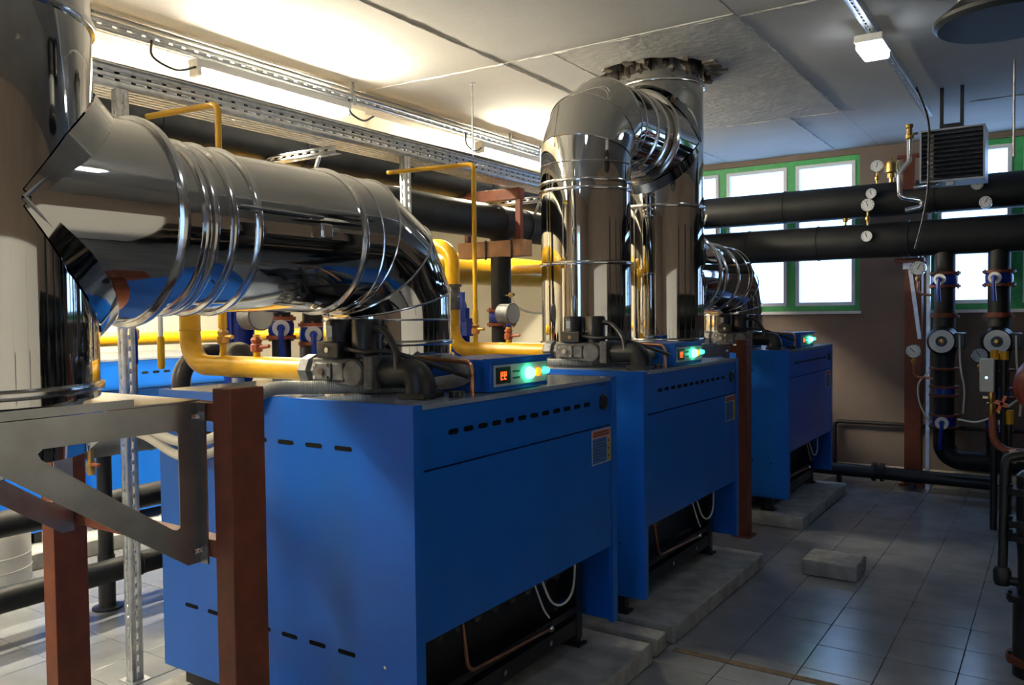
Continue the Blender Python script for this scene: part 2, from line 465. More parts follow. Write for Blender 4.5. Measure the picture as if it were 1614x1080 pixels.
# ------------------------------------------------------------------ concrete plinths
def slab(name, label, cat, x0, x1, y0, y1, h, group=None, m='concrete', z=0.0, seed=1, b=.008):
    rnd = random.Random(seed); bb = B(((x0 + x1) / 2, (y0 + y1) / 2, z)); bm = bmesh.new()
    nx = max(2, int((x1 - x0) / .06)); ny = max(2, int((y1 - y0) / .06)); nx = min(nx, 30); ny = min(ny, 30)
    bmesh.ops.create_cube(bm, size=1)
    for v in bm.verts: v.co = Vector(((x0 + x1) / 2 + v.co.x * (x1 - x0), (y0 + y1) / 2 + v.co.y * (y1 - y0), z + h / 2 + v.co.z * h))
    bmesh.ops.bevel(bm, geom=list(bm.edges), offset=b, segments=1, affect='EDGES')
    bmesh.ops.subdivide_edges(bm, edges=[e for e in bm.edges if e.calc_length() > .2], cuts=12, use_grid_fill=True)
    for v in bm.verts:
        if v.co.z > z + .01: v.co += Vector((rnd.uniform(-.004, .004), rnd.uniform(-.004, .004), rnd.uniform(-.002, .002)))
    bm.verts.index_update()
    bb.add([v.co.copy() for v in bm.verts], [tuple(v.index for v in f.verts) for f in bm.faces]); bm.free()
    o = bb.build(name, m, sharp=40); o.location = bb.off
    return tag(o, label, cat, group)
G = 'concrete plinths under the blue boilers'
slab('concrete_plinth', 'long concrete plinth under the nearest blue boiler', 'plinth', -3.1, -1.54, 1.80, 3.44, .093, G, seed=1)
slab('concrete_plinth', 'concrete plinth under the middle blue boiler, edges chipped', 'plinth', -3.1, -1.54, 3.69, 5.13, .093, G, seed=2)
slab('concrete_plinth', 'concrete plinth under the farthest blue boiler by the window wall', 'plinth', -3.1, -1.56, 6.15, 7.62, .093, G, seed=3)
slab('concrete_kerb', 'narrow concrete kerb lying between the first two boiler plinths', 'kerb', -3.0, -1.55, 3.50, 3.62, .088, seed=4)
slab('concrete_block', 'loose pale concrete block lying alone on the floor tiles', 'block', -1.305, -.99, 5.115, 5.40, .092, seed=5, b=.006)
slab('concrete_plinth', 'low pale plinth under the rear row of boilers at the left', 'plinth', -7.05, -5.45, .9, 4.9, .11, seed=6)

# ------------------------------------------------------------------ boilers
def make_boiler(label, loc, group):
    """local frame: x=0 is the front, y=0 the near side, z=0 the plinth top"""
    W, D, H = 1.404, 1.335, 1.230
    zb, zp = 0.115, 0.467
    t = thing('blue_boiler', label, 'boiler', loc, group)
    for y0, sg in ((0, 1), (W, -1)):
        ys = sorted((y0, y0 + sg * .02)); yl = sorted((y0 + sg * .02, y0 + sg * .046))
        b = B().box(-D, -.022, ys[0], ys[1], zb, H).box(-.022, 0, ys[0], ys[1], zb, H).box(-.022, 0, yl[0], yl[1], zb, H)
        b.box(-D, -D + .02, yl[0], yl[1], zb, H)
        sp = b.build('side_panel', 'blue', t)
        for zz in (0.386, 1.073):
            for k in range(7):
                yy = y0 - sg * .0006
                capsule(B(), (-1.191 + .0425 + .1405 * k, yy, zz), .082, .016, .0012, (1, 0, 0), (0, 0, 1), (0, sg, 0)).build('vent_slot', 'slot', sp)
        B().cyl((-.131, y0 - sg * .004, .378), (-.131, y0 + sg * .004, .378), .006, 10).build('screw', 'chrome', sp)
        B().cyl((-D + .02, y0 - sg * .004, .62), (-D + .02, y0 + sg * .004, .62), .006, 10).build('screw', 'chrome', sp)
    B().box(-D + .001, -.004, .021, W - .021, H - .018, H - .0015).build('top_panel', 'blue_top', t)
    B().box(-D + .022, -D + .03, .047, W - .047, zb, H - .02).build('back_panel', 'blue', t)
    up = B().box(-.026, -.007, .052, W - .052, 1.018, H - .002).build('upper_front_panel', 'blue', t)
    for k in range(12):
        capsule(B(), (-.0075, .2115 + .0842 * k, 1.125), .055, .018, .0014, (0, 1, 0), (0, 0, 1), (1, 0, 0)).build('vent_slot', 'slot', up)
    gz = B().lathe((-.007, 1.283, 1.124), (1, 0, 0), [(0, .034), (.010, .034), (.012, .029), (.008, .027)], 28).build('thermometer', 'plastic', up)
    for k in range(3):
        B().box(-.0075, -.0062, 1.235 + k * .028, 1.252 + k * .028, 1.197, 1.2035).build('badge_mark', 'ink', up)
    dr = B().box(-.026, -.005, .052, W - .052, zp, 1.012).build('front_door', 'blue', t)
    lb = B().box(-.0055, -.0038, 1.176, 1.352, .855, 1.006).build('warning_label', 'label_white', t)
    B().box(-.005, -.0034, 1.180, 1.348, .972, 1.002).build('label_header', 'label_orange', lb)
    B().box(-.005, -.0034, 1.180, 1.314, .859, .969).build('label_text_field', 'label_blue', lb)
    B().box(-.005, -.0034, 1.317, 1.348, .859, .969).build('label_side_strip', 'label_yellow', lb)
    tx = B()
    for k in range(7): tx.box(-.004, -.0031, 1.192, 1.192 + (.105, .09, .11, .07, .10, .11, .06)[k], .955 - k * .0135, .9585 - k * .0135)
    for k in range(2): tx.box(-.004, -.0031, 1.190, 1.335, .979 + k * .011, .984 + k * .011)
    for k in range(3): tx.lathe((-.004, 1.332, .88 + k * .034), (1, 0, 0), [(0, .009), (.0009, .009)], 3)
    tx.build('label_print', 'ink', lb)
    # black base frame
    for lx in (-.20, -1.26):
        for ly in (.075, W - .125):
            B().box(lx, lx + .055, ly, ly + .05, .012, .50).build('frame_leg', 'black', t)
            ft = B().box(lx - .03, lx + .075, ly - .012, ly + .062, 0, .012).build('foot', 'black', t)
            B().cyl((lx + .058, ly + .025, .03), (lx + .066, ly + .025, .03), .011, 8).build('bolt', 'chrome', ft)
    rl = B().box(-.20, -.15, .125, W - .125, .055, .125).build('frame_rail', 'black', t)
    B().box(-.20, -.15, .125, W - .125, .155, .185).build('frame_rail', 'black', t)
    for k in range(3): B().cyl((-.15, .35 + .35 * k, .095), (-.142, .35 + .35 * k, .095), .012, 8).build('bolt', 'chrome', rl)
    B().box(-D + .04, -.23, .05, W - .05, .20, H - .04).build('combustion_chamber', 'black', t)
    B().box(-D + .05, -.30, .06, W - .06, .03, .19).build('burner_tray', 'black', t)
    mf = B().cyl((-.205, .16, .36), (-.205, W - .16, .36), .022, 16).build('gas_manifold', 'black', t)
    for k in range(9):
        y = .22 + .12 * k
        B().cyl((-.185, y, .36), (-.232, y, .36), .030, 10).build('burner_nozzle', 'castgrey', mf)
    B().tube(fillet([(-.13, .40, .43), (-.10, .40, .22), (-.09, .95, .20)], .04), .008, 8).build('pilot_gas_tube', 'copper', t)
    B().sphere((-.09, .96, .20), .016, 10, 8).build('tube_fitting', 'chrome', t)
    B().tube(smooth_path([(-.07, .84, .47), (-.05, .90, .34), (-.05, 1.0, .30), (-.05, 1.08, .34), (-.06, 1.12, .47)]), .005, 6).build('ignition_wire', 'white_plastic', t)
    B().tube(smooth_path([(-.08, .80, .47), (-.06, .85, .33), (-.06, .90, .27)]), .004, 6).build('ignition_wire', 'white_plastic', t)
    # control box on the top
    cb = B().bbox(-.30, -.03, .463, .857, H + .001, H + .120, .004).build('control_box', 'blue', t)
    B().box(-.045, -.022, .440, .880, H + .112, H + .124).build('control_box_lip', 'blue', cb)
    B().box(-.0305, -.026, .480, .845, H + .020, H + .098).build('control_panel', 'panelgrey', cb)
    ds = B().box(-.0265, -.022, .490, .580, H + .030, H + .090).build('display', 'plastic', cb)
    dg = B()
    z0 = H + .044
    for k in range(2):
        y = .515 + .022 * k
        dg.box(-.0222, -.0212, y, y + .014, z0, z0 + .004).box(-.0222, -.0212, y, y + .004, z0, z0 + .03)
        dg.box(-.0222, -.0212, y + .011, y + .015, z0 + .012, z0 + .03).box(-.0222, -.0212, y, y + .014, z0 + .014, z0 + .018)
    dg.build('display_digits', 'seq_red', cb)
    for k in range(2):
        B().box(-.0262, -.0245, .600, .645, H + .042 + .024 * k, H + .050 + .024 * k).build('panel_text', 'ink', cb)
    B().lathe((-.026, .705, H + .059), (1, 0, 0), [(0, .024), (.01, .024), (.022, .018), (.026, .006)], 20).build('green_pilot_lamp', 'seq_green', cb)
    B().lathe((-.026, .772, H + .059), (1, 0, 0), [(0, .017), (.008, .017), (.012, .012)], 16).build('orange_switch', 'seq_orange', cb)
    B().lathe((-.026, .822, H + .062), (1, 0, 0), [(0, .014), (.012, .013), (.022, .009)], 16).build('small_green_lamp', 'seq_green2', cb)
    # grommet and short copper tube through the top
    B().cyl((-.06, .30, H - .001), (-.06, .30, H + .02), .028, 16).build('grommet', 'plastic', t)
    B().tube(fillet([(-.055, .385, H - .01), (-.055, .385, H + .115), (-.30, .385, H + .125)], .03), .009, 10).build('copper_tube', 'copper', t)
    return t
BG = 'blue boilers standing in the front row'
b_loc = [(-1.67, 1.94, .093), (-1.67, 3.637, .093), (-1.67, 6.18, .093)]
b1 = make_boiler('nearest large blue boiler, its whole end panel facing the camera', b_loc[0], BG)
b2 = copy_tree(b1); b2.location = b_loc[1]; b2['label'] = 'middle blue boiler under the tall arched flue pipe'
b3 = copy_tree(b1); b3.location = b_loc[2]; b3['label'] = 'farthest blue boiler, beside the window wall'

# gas valves on the boilers ------------------------------------------------------
def make_valve(label, loc, group):
    """local origin on the boiler top, under the valve body centre (world x=-2.16, y=y0+.25)"""
    t = thing('gas_valve', label, 'gas valve', loc, group)
    b = B().bbox(-.15, .16, -.055, .055, .030, .125, .006).bbox(-.13, .02, -.068, .068, .045, .110, .006)
    body = b.build('valve_body', 'castgrey', t)
    for sy in (-1,):
        pl = B().bbox(-.125, -.035, sy * .070 - .006, sy * .070 + .004, .048, .108, .003).build('cover_plate', 'castgrey', body)
        for dx in (-.115, -.045):
            for dz in (.056, .100): B().cyl((dx, -.079, dz), (dx, -.074, dz), .007, 8).build('screw', 'chrome', pl)
        B().cyl((-.08, -.085, .078), (-.08, -.072, .078), .014, 12).build('test_nipple', 'chrome', pl)
        B().lathe((.075, 0, .075), (0, -1, 0), [(0, .05), (.07, .05), (.078, .044)], 24).build('regulator_cap', 'castgrey', body)
        B().bbox(.125, .165, -.075, .075, .02, .135, .005).build('outlet_flange', 'castgrey', body)
    B().lathe((-.24, 0, .077), (1, 0, 0), [(0, .046), (.012, .058), (.055, .058), (.07, .045), (.095, .045)], 8).build('hex_union', 'castgrey', t)
    B().lathe((-.085, .03, .12), (0, 0, 1), [(0, .055), (.135, .055), (.145, .048)], 28).build('solenoid_coil', 'plastic', t)
    B().lathe((.045, .03, .12), (0, 0, 1), [(0, .055), (.135, .055), (.145, .048)], 28).build('solenoid_coil', 'plastic', t)
    pb = B().bbox(-.105, .005, -.075, -.015, .125, .185, .006).build('plug_box', 'plastic', t)
    B().cyl((-.05, -.079, .155), (-.05, -.074, .155), .010, 10).build('plug_screw', 'chrome', pb)
    B().box(-.10, -.075, -.026, -.0245, .20, .24).build('rating_label', 'label_white', t)
    B().tube(fillet([(.16, 0, .075), (.32, 0, .075), (.32, 0, -.01)], .11, 10), .052, 24).build('outlet_elbow', 'black', t)
    B().box(.262, .378, -.055, .055, -.004, .012).build('elbow_base', 'black', t)
    B().tube(smooth_path([(.09, .02, .23), (.16, .0, .22), (.23, -.02, .15), (.26, -.03, .06), (.30, .1, .02)]), .013, 10).build('cable', 'plastic', t)
    B().tube(smooth_path([(.0, -.04, .16), (.10, -.045, .15), (.20, -.02, .15), (.34, .06, .10), (.42, .14, .06)]), .009, 10).build('cable', 'plastic', t)
    return t
VG = 'gas valves on the boiler tops'
v1 = make_valve('grey gas valve with black coils on the nearest boiler', (-2.135, 2.15, 1.330), VG)
v2 = copy_tree(v1); v2.location = (-2.10, 3.84, 1.330); v2['label'] = 'grey gas valve with black coils on the middle boiler'
v3 = copy_tree(v1); v3.location = (-2.125, 6.31, 1.330); v3['label'] = 'grey gas valve with black coils on the farthest boiler'

# yellow gas lines -------------------------------------------------------------------
def cock(bb, x, y, z):
    bb.lathe((x, y, z), (0, 0, 1), [(0, .016), (.005, .024), (.03, .024), (.035, .018), (.05, .024), (.06, .016)], 8)
def make_gas_line(label, xv, y, xd, ztop, thin_x, thin_back, group, gauge_x=None, gface=(1, -0.08, 0), elbow_back=None, tapx=None):
    z = 1.407; r = .036
    t = thing('gas_line', label, 'gas pipe', (xd, y, z), group); off = (xd, y, z)
    path = [(xv, y, z), (xd, y, z), (xd, y, ztop)]
    if elbow_back: path.append((elbow_back, y, ztop))
    ps = fillet(path, .115, 10)
    B(off).tube(ps, .043, 28).build('gas_pipe', 'yellow', t)
    for zz in (1.55,):
        B(off).lathe((xd, y, zz), (0, 0, 1), [(0, .0432), (.004, .046), (.008, .0432)], 28).build('weld_seam', 'yellow', t)
    # thin vent pipe with a cock
    zt = 2.478
    vp = B(off).tube(fillet([(thin_x, y, z + .02), (thin_x, y, zt), (thin_back, y, zt + .02)], .035, 6), .0135, 14).build('vent_pipe', 'yellow', t)
    b = B(off); cock(b, thin_x, y, z + .09); b.cyl((thin_x + .02, y, z + .12), (thin_x + .06, y, z + .12), .009, 8)
    b.build('vent_cock', 'brass', vp)
    B(off).cyl((thin_x, y, z + .155), (thin_x, y, z + .23), .018, 16).build('pipe_sleeve', 'yellow', vp)
    if tapx:
        tp = B(off).cyl((tapx, y, z + .02), (tapx, y, z + .13), .014, 14).build('tapping', 'yellow', t)
        b = B(off); cock(b, tapx, y, z + .06); b.cyl((tapx + .02, y, z + .08), (tapx + .075, y, z + .085), .008, 8).build('tapping_cock', 'flange', tp)
        d = Vector(gface).normalized(); c = Vector((tapx, y, z + .205))
        gg = B(off).lathe(c - d * .055, d, [(0, .050), (.004, .056), (.075, .056), (.08, .06), (.09, .06)], 32).build('pressure_gauge', 'castgrey', tp)
        B(off).lathe(c + d * .034, d, [(0, .054), (.002, .054)], 32).build('dial_face', 'dialgrey', gg)
    return t
GG = 'yellow gas lines to the boilers'
gl1 = make_gas_line('yellow gas line bending down to the nearest boiler below the big steel pipe', -2.37, 2.15, -3.09, 2.02, -2.87, -3.36, GG, tapx=-2.66, elbow_back=-4.25)
gl2 = make_gas_line('yellow gas line feeding the middle boiler, with its pressure gauge', -2.33, 3.84, -2.985, 2.02, -2.82, -3.48, GG, tapx=-2.59, elbow_back=-4.25)
gl3 = make_gas_line('yellow gas line to the farthest boiler, short stretch left of its valve', -2.36, 6.31, -3.06, 2.02, -2.9, -3.5, GG, elbow_back=-4.25)
# shut-off valves on the drops
def shutoff(label, loc, group):
    t = thing('shutoff_valve', label, 'valve', loc, group)
    b = B().lathe((0, 0, -.075), (0, 0, 1), [(0, .055), (.014, .055), (.014, .043), (.03, .046), (.12, .046), (.136, .043), (.136, .055), (.15, .055)], 24)
    b.build('valve_body', 'castgrey', t)
    B().lathe((.04, 0, 0), (1, 0, 0), [(0, .014), (.04, .014)], 10).build('valve_stem', 'chrome', t)
    B().bbox(.066, .082, -.016, .016, -.15, .03, .004).build('lever', 'blue_dark', t)
    return t
shutoff('dark shut-off valve with blue lever on the drop to the middle boiler', (-2.985, 3.84, 1.715), 'shut-off valves on the gas drops')
hd = thing('gas_header', 'large yellow gas main running along behind the boilers', 'gas pipe', (-4.40, 5.0, 2.02))
B((-4.40, 5.0, 2.02)).cyl((-4.40, 1.0, 2.02), (-4.40, 8.5, 2.02), .137, 40).build('main_pipe', 'yellow', hd)
for y in (2.15, 3.84, 6.31):
    B((-4.40, 5.0, 2.02)).lathe((-4.27, y, 2.02), (1, 0, 0), [(0, .056), (.035, .056), (.035, .043)], 24, caps=False).build('branch_collar', 'yellow', hd)

# ------------------------------------------------------------------ flues
FX = -2.28; FR = .258; TR = .295
def band(t, c, ax, r, w=.022, h=.012):
    a = Vector((0, 0, 1)) if ax == 'z' else Vector((0, 1, 0))
    B(t.location).lathe(Vector(c) - a * w / 2, a, [(0, r), (w * .15, r + h * .8), (w * .5, r + h), (w * .85, r + h * .8), (w, r)], 64, caps=False).build('clamp_band', 'steel_band', t)
def elbow_path(y_from, y_to, z_h, z_end, R, n=3):
    """horizontal run along y at z_h, then down at y_to; n mitre joints"""
    sg = 1 if y_to > y_from else -1
    c = Vector((FX, y_to - sg * R, z_h - R)); pts = [Vector((FX, y_from, z_h))]
    k = R / math.cos(PI / 4 / n)
    pts.append(Vector((FX, y_to - sg * R, z_h)))
    for i in range(n):
        a = PI / 2 - (i + .5) * PI / 2 / n
        pts.append(c + Vector((0, sg * k * math.cos(a), k * math.sin(a))))
    pts.append(Vector((FX, y_to, z_h - R))); pts.append(Vector((FX, y_to, z_end)))
    return pts
def seams(t, pts, r):
    """fine raised seam at each mitre"""
    for i in range(1, len(pts) - 1):
        a = (pts[i] - pts[i - 1]).normalized(); b = (pts[i + 1] - pts[i]).normalized(); n_ = (a + b).normalized()
        if a.angle(b) < .01: n_ = a
        ring = []
        for k in range(49):
            q = 2 * PI * k / 48
            u = Vector((1, 0, 0)); w = a.cross(u).normalized()
            p = pts[i] + u * r * math.cos(q) + w * r * math.sin(q)
            p += a * ((pts[i] - p).dot(n_) / a.dot(n_)); ring.append(p)
        B(t.location).tube(ring, .0045, 6, caps=False).build('mitre_seam', 'steel_band', t)
def flue(label, y_end, y_boil, z_h, bands_h, bands_v, group, loc, rub=None, step=None):
    t = thing('boiler_flue', label, 'flue pipe', loc, group)
    pts = elbow_path(y_end, y_boil, z_h, 1.325, .29)
    i0, i1 = 1, len(pts) - 2
    sg = 1 if y_boil > y_end else -1
    B(loc).tube([pts[0], pts[1]], FR, 64).build('horizontal_section', 'steel', t, sharp=12)
    B(loc).tube(pts[1:-1], FR, 64).build('elbow', 'steel', t, sharp=12)
    B(loc).tube(pts[-2:], FR, 64).build('vertical_section', 'steel', t, sharp=12)
    seams(t, pts, FR)
    for y in bands_h: band(t, (FX, y, z_h), 'y', FR)
    for z in bands_v: band(t, (FX, y_boil, z), 'z', FR)
    return t
FG = 'polished steel flues rising from the boilers'
f1 = flue('thick polished steel flue running level from the left riser down onto the nearest boiler', 1.42, 2.50, 1.880,
          [1.47, 1.50, 1.565, 1.655, 2.115], [1.445, 1.50], FG, (FX, 2.50, 1.325))
# clamp lock on the level run
b = B(f1.location); b.bbox(FX + .235, FX + .285, 1.885, 1.935, 1.86, 1.91, .006).bbox(FX + .25, FX + .275, 1.90, 1.97, 1.88, 1.90, .004)
b.build('clamp_lock', 'steel_band', f1)
B(f1.location).tube([(FX + .262, 1.58, 1.935), (FX + .262, 1.91, 1.93)], .006, 8).build('clamp_rod', 'chrome', f1)
f2 = flue('tall polished steel flue arching over from the middle boiler to the riser', 4.88, 4.19, 2.735,
          [4.64, 4.79], [1.445, 1.89, 2.30, 2.345], FG, (FX, 4.19, 1.325))
f3 = flue('short polished steel flue bending down onto the farthest boiler', 5.60, 6.66, 1.880,
          [5.68, 5.85, 6.12], [1.445], FG, (FX, 6.66, 1.325))

def riser(label, y, z0, z1, tees, loc, group, bands, low_cap=True):
    t = thing('flue_riser', label, 'flue pipe', loc, group)
    zs = sorted([z0, z1])
    B(loc).cyl((FX, y, z0), (FX, y, z1), TR, 72).build('riser_pipe', 'steel', t, sharp=25)
    for zt, sg, ln in tees:
        B(loc).cyl((FX, y, zt), (FX, y + sg * ln, zt), TR - .001, 72).build('tee_branch', 'steel', t, sharp=25)
        ring = []
        for k in range(97):
            q = 2 * PI * k / 96; ring.append(Vector((FX + (TR + .001) * math.cos(q), y + sg * (TR + .001) * abs(math.sin(q)), zt + (TR + .001) * math.sin(q))))
        B(loc).tube(ring, .006, 6, caps=False).build('tee_seam', 'steel_band', t)
        vs = []; fs = []; K = 25
        for half in (1, -1):
            n0 = len(vs)
            for k in range(K):
                q = PI * k / (K - 1); s_ = math.sin(q); x = FX + (TR + .004) * math.cos(q); g_ = .055 * (.35 + .65 * min(1, s_ / .4))
                vs += [Vector((x, y + sg * (TR + .004) * s_, zt + half * (TR * s_ + g_))), Vector((x, y + sg * (TR * s_ + g_), zt + half * (TR + .004) * s_))]
            fs += [(n0 + 2 * k, n0 + 2 * k + 1, n0 + 2 * k + 3, n0 + 2 * k + 2) for k in range(K - 1)]
        B(loc).add(vs, fs).build('tee_gusset', 'steel', t, sharp=15)
        band(t, (FX, y + sg * (ln - .02), zt), 'y', TR, .03, .014)
    for z in bands: band(t, (FX, y, z), 'z', TR, .026, .012)
    if low_cap:
        B(loc).lathe((FX, y, z0), (0, 0, -1), [(0, TR - .02), (.14, TR - .03), (.17, .12), (.21, .06), (.23, .02)], 48).build('condensate_cap', 'steel', t)
    return t
LY = .955
r1 = riser('massive polished steel flue riser at the left edge of the picture', LY, 1.40, ZC, [(1.885, 1, .44)], (FX, LY, 1.40), 'steel flue risers', [2.36, 1.43, 3.19])
for (dy, dz) in ((.18, .13), (.24, .08), (.13, .06), (.20, .02)):
    yy = LY + dy * .55 ; x = math.sqrt(max(.01, TR ** 2 - (dy * .55) ** 2))
    B(r1.location).sphere((FX + x, yy, 1.885 - dz + .14), .007, 8, 6).build('rivet', 'chrome', r1)
# buckle of the upper clamp band
b = B(r1.location); a = math.radians(-25)
for k in range(4):
    p = Vector((FX + (TR + .02) * math.cos(a + .05 * (k % 2)), LY + (TR + .02) * math.sin(a + .05 * (k % 2)), 2.40 + .025 * (k // 2)))
    b.sphere(p, .009, 10, 8)
b.build('clamp_buckle', 'chrome', r1)
r2 = riser('polished steel flue riser going up through the broken ceiling hole', RY, 1.40, 3.45, [(1.885, 1, .40), (2.735, -1, .40)], (FX, RY, 1.40), 'steel flue risers', [1.43, 2.31, 3.12])

# support stands with brackets --------------------------------------------------------
def frame_stand(label, y, loc, group):
    t = thing('support_stand', label, 'steel stand', loc, group); o = loc
    for x0 in (-1.921, -2.853):
        B(o).bbox(x0, x0 + .076, y, y + .113, 0.004, 1.412, .003).build('post', 'primer', t)
        B(o).box(x0 - .03, x0 + .106, y - .02, y + .133, 0, .008).build('base_plate', 'primer', t)
    for z in (1.32, .944):
        B(o).bbox(-2.779, -1.919, y, y + .05, z, z + .05, .003).build('crossbar', 'primer', t)
    return t
st1 = frame_stand('red-brown steel stand whose big post stands before the nearest boiler', 1.40, (-2.35, 1.40, 0), 'primer painted stands under the risers')
st2 = copy_tree(st1); st2.location = (-2.35, 5.745, 0); st2['label'] = 'red-brown steel stand with its post between the middle and farthest boilers'
def bracket(label, loc, group):
    t = thing('console_bracket', label, 'bracket', loc, group); o = (-2.35, 1.40, 0)
    yw = 1.396
    for x, sg in ((-1.985, 1), (-2.640, -1)):
        outer = [(1.392, 1.372), (1.392, .926), (1.355, .926), (.80, 1.312), (.62, 1.325), (.62, 1.372)]
        hl = [(1.325, 1.300), (1.335, 1.290), (1.335, 1.035), (1.325, 1.030), (1.312, 1.034), (.975, 1.275), (.968, 1.29), (.98, 1.300)]
        B(o).prism(outer, [hl], (x, 0, 0), (0, 1, 0), (0, 0, 1), (1, 0, 0), .004).build('side_plate', 'galv_dull', t)
        fl = B(o).box(min(x, x + sg * .04), max(x, x + sg * .04), 1.392, 1.397, .926, 1.372).build('mounting_flange', 'galv_dull', t)
        for z in (1.335, .965):
            B(o).lathe((x + sg * .020, 1.391, z), (0, -1, 0), [(0, .014), (.010, .014), (.010, .007), (.028, .007)], 6).build('bolt', 'chrome', fl)
    B(o).prism([(-2.66, .62), (-1.965, .62), (-1.965, 1.39), (-2.66, 1.39)],
               [[(FX + .235 * math.cos(2 * PI * k / 40), LY + .235 * math.sin(2 * PI * k / 40)) for k in range(40)]],
               (0, 0, 1.376), (1, 0, 0), (0, 1, 0), (0, 0, 1), .004).build('top_plate', 'galv_dull', t)
    B(o).box(-1.969, -1.965, .62, 1.20, 1.38, 1.398).build('top_lip', 'galv_dull', t)
    return t
br1 = bracket('galvanised bracket with triangular side plates under the left steel riser', (-2.35, 1.40, 0), 'galvanised brackets under the risers')
br2 = copy_tree(br1); br2.location = (-2.35, 5.745 - .06, 0); br2['label'] = 'galvanised bracket under the riser between the middle and farthest boilers'
br2.location = (-2.35, 1.40 + (RY - LY), 0)

# ------------------------------------------------------------------ tray, rail, struts
tr = thing('cable_tray', 'long perforated galvanised cable tray hung below the ceiling', 'cable tray', (-3.40, 4.6, 2.60)); o = tr.location
y0, ln = 1.0, 7.4
B(o).perf((-3.40, y0, 2.605), (0, 1, 0), (0, 0, 1), ln, .092, [.034, .064], .075, .024, .010).build('front_wall', 'galv', tr, solid=.002)
B(o).perf((-3.60, y0, 2.605), (0, 1, 0), (0, 0, 1), ln, .092, [.034, .064], .075, .024, .010).build('back_wall', 'galv', tr, solid=.002)
B(o).perf((-3.60, y0, 2.605), (0, 1, 0), (1, 0, 0), ln, .20, [.04, .08, .12, .16], .05, .025, .010).build('tray_floor', 'galv', tr, solid=.002)
b = B(o); b.tube([(-3.398, y0, 2.70), (-3.398, y0 + ln, 2.70)], .006, 8); b.build('rolled_edge', 'galv', tr)
for k in range(3):
    tag(B((-3.445 - .055 * k, 4.6, 2.64)).tube(smooth_path([(-3.445 - .055 * k + random.uniform(-.004, .004), 1.05 + .75 * i, 2.650 + .045 * (k == 0) + random.uniform(0, .02)) for i in range(10)], 4),
        (.030, .026, .024)[k], 10).build('cable_bundle', 'plastic'), ('thick black cable along the front edge of the tray', 'black cable in the middle of the tray', 'black cable along the back of the tray')[k], 'cable', 'cables in the tray').location = (-3.445 - .055 * k, 4.6, 2.64)
for k, (x, y, z0) in enumerate([(-3.415, 4.645, 2.60)]):
    tag(B((x, y, z0)).cyl((x, y, z0), (x, y, ZC), .007, 10).lathe((x, y, 2.60), (0, 0, -1), [(0, .014), (.012, .014)], 6).lathe((x, y, ZC - .006), (0, 0, 1), [(0, .02), (.006, .02)], 10).build('threaded_rod', 'galv'),
        'thin threaded rod hanging the tray from the ceiling', 'rod').location = (x, y, z0)

def strut_post(label, x, y, z0, z1, group, w=.052, d=.045):
    t = thing('slotted_strut', label, 'strut', (x, y, z0), group); o = t.location
    B(o).perf((x, y, z0), (0, 0, 1), (0, 1, 0), z1 - z0, w, [w / 2], .05, .028, .012).build('slotted_face', 'galv', t, solid=.0025)
    B(o).perf((x - d, y, z0), (0, 0, 1), (1, 0, 0), z1 - z0, d, [d / 2], .05, .014, .007).build('side_flange', 'galv', t, solid=.0025)
    B(o).box(x - d, x, y + w - .0012, y + w + .0012, z0, z1).build('side_flange', 'galv', t)
    B(o).box(x - d - .03, x + .03, y - .02, y + w + .02, z0 - .006 if z0 > .1 else z0, z0 + .004 if z0 < .1 else z0).build('base_plate', 'galv', t)
    return t
strut_post('slotted galvanised strut standing on the floor behind the left red-brown post', -3.39, 2.03, 0.0, 2.602, 'slotted struts carrying the tray')
strut_post('slotted galvanised strut dropping from the tray above the level flue elbow', -3.39, 3.90, 0.0, 2.602, 'slotted struts carrying the tray')
strut_post('slotted galvanised strut behind the tall arched flue', -3.39, 6.0, 0.0, 2.602, 'slotted struts carrying the tray')
def arm(label, y, group, z=2.53):
    t = thing('cantilever_arm', label, 'bracket arm', (-3.40, y, z), group); o = t.location
    B(o).perf((-4.25, y, z), (1, 0, 0), (0, 0, 1), .85, .045, [.0225], .07, .03, .012).build('arm_web', 'galv', t, solid=.0025)
    B(o).perf((-4.25, y, z), (1, 0, 0), (0, 1, 0), .85, .045, [.0225], .07, .03, .012).build('arm_flange', 'galv', t, solid=.0025)
    B(o).tube([(-3.55, y + .02, z), (-3.66, y + .02, 2.31), ], .012, 8).build('pipe_hanger', 'galv', t)
    return t
arm('slotted cantilever arm under the tray above the level steel flue', 3.32, 'arms under the tray')
arm('slotted cantilever arm under the tray just left of the arched flue', 5.72, 'arms under the tray')

rl = thing('ceiling_rail', 'pale slotted rail along the ceiling above the fluorescent lights', 'rail', (-4.07, 4.5, 3.10)); o = rl.location
B(o).perf((-4.05, -2.3, 3.075), (0, 1, 0), (0, 0, 1), 10.8, .055, [.0275], .08, .026, .010).build('rail_web', 'galv', rl, solid=.002)
B(o).perf((-4.10, -2.3, 3.075), (0, 1, 0), (1, 0, 0), 10.8, .05, [.025], .06, .026, .010).build('rail_flange', 'galv', rl, solid=.002)
for y in (-1.5, .6, 2.2, 4.14, 6.1, 7.9):
    B(o).box(-4.095, -4.045, y - .012, y + .012, 3.06, 3.14).box(-4.08, -4.06, y - .012, y + .012, 3.13, ZC).build('rail_hanger', 'galv', rl)
for k, (x, z) in enumerate(((-4.16, 3.19), (-4.21, 3.195))):
    tag(B((x, 4.5, z)).cyl((x, .8, z), (x, 8.5, z), .013, 10).build('conduit', 'conduit'), ('grey conduit clipped to the ceiling beside the light rail', 'second grey conduit, the one nearer the left wall')[k], 'conduit', 'conduits on the ceiling').location = (x, 4.5, z)
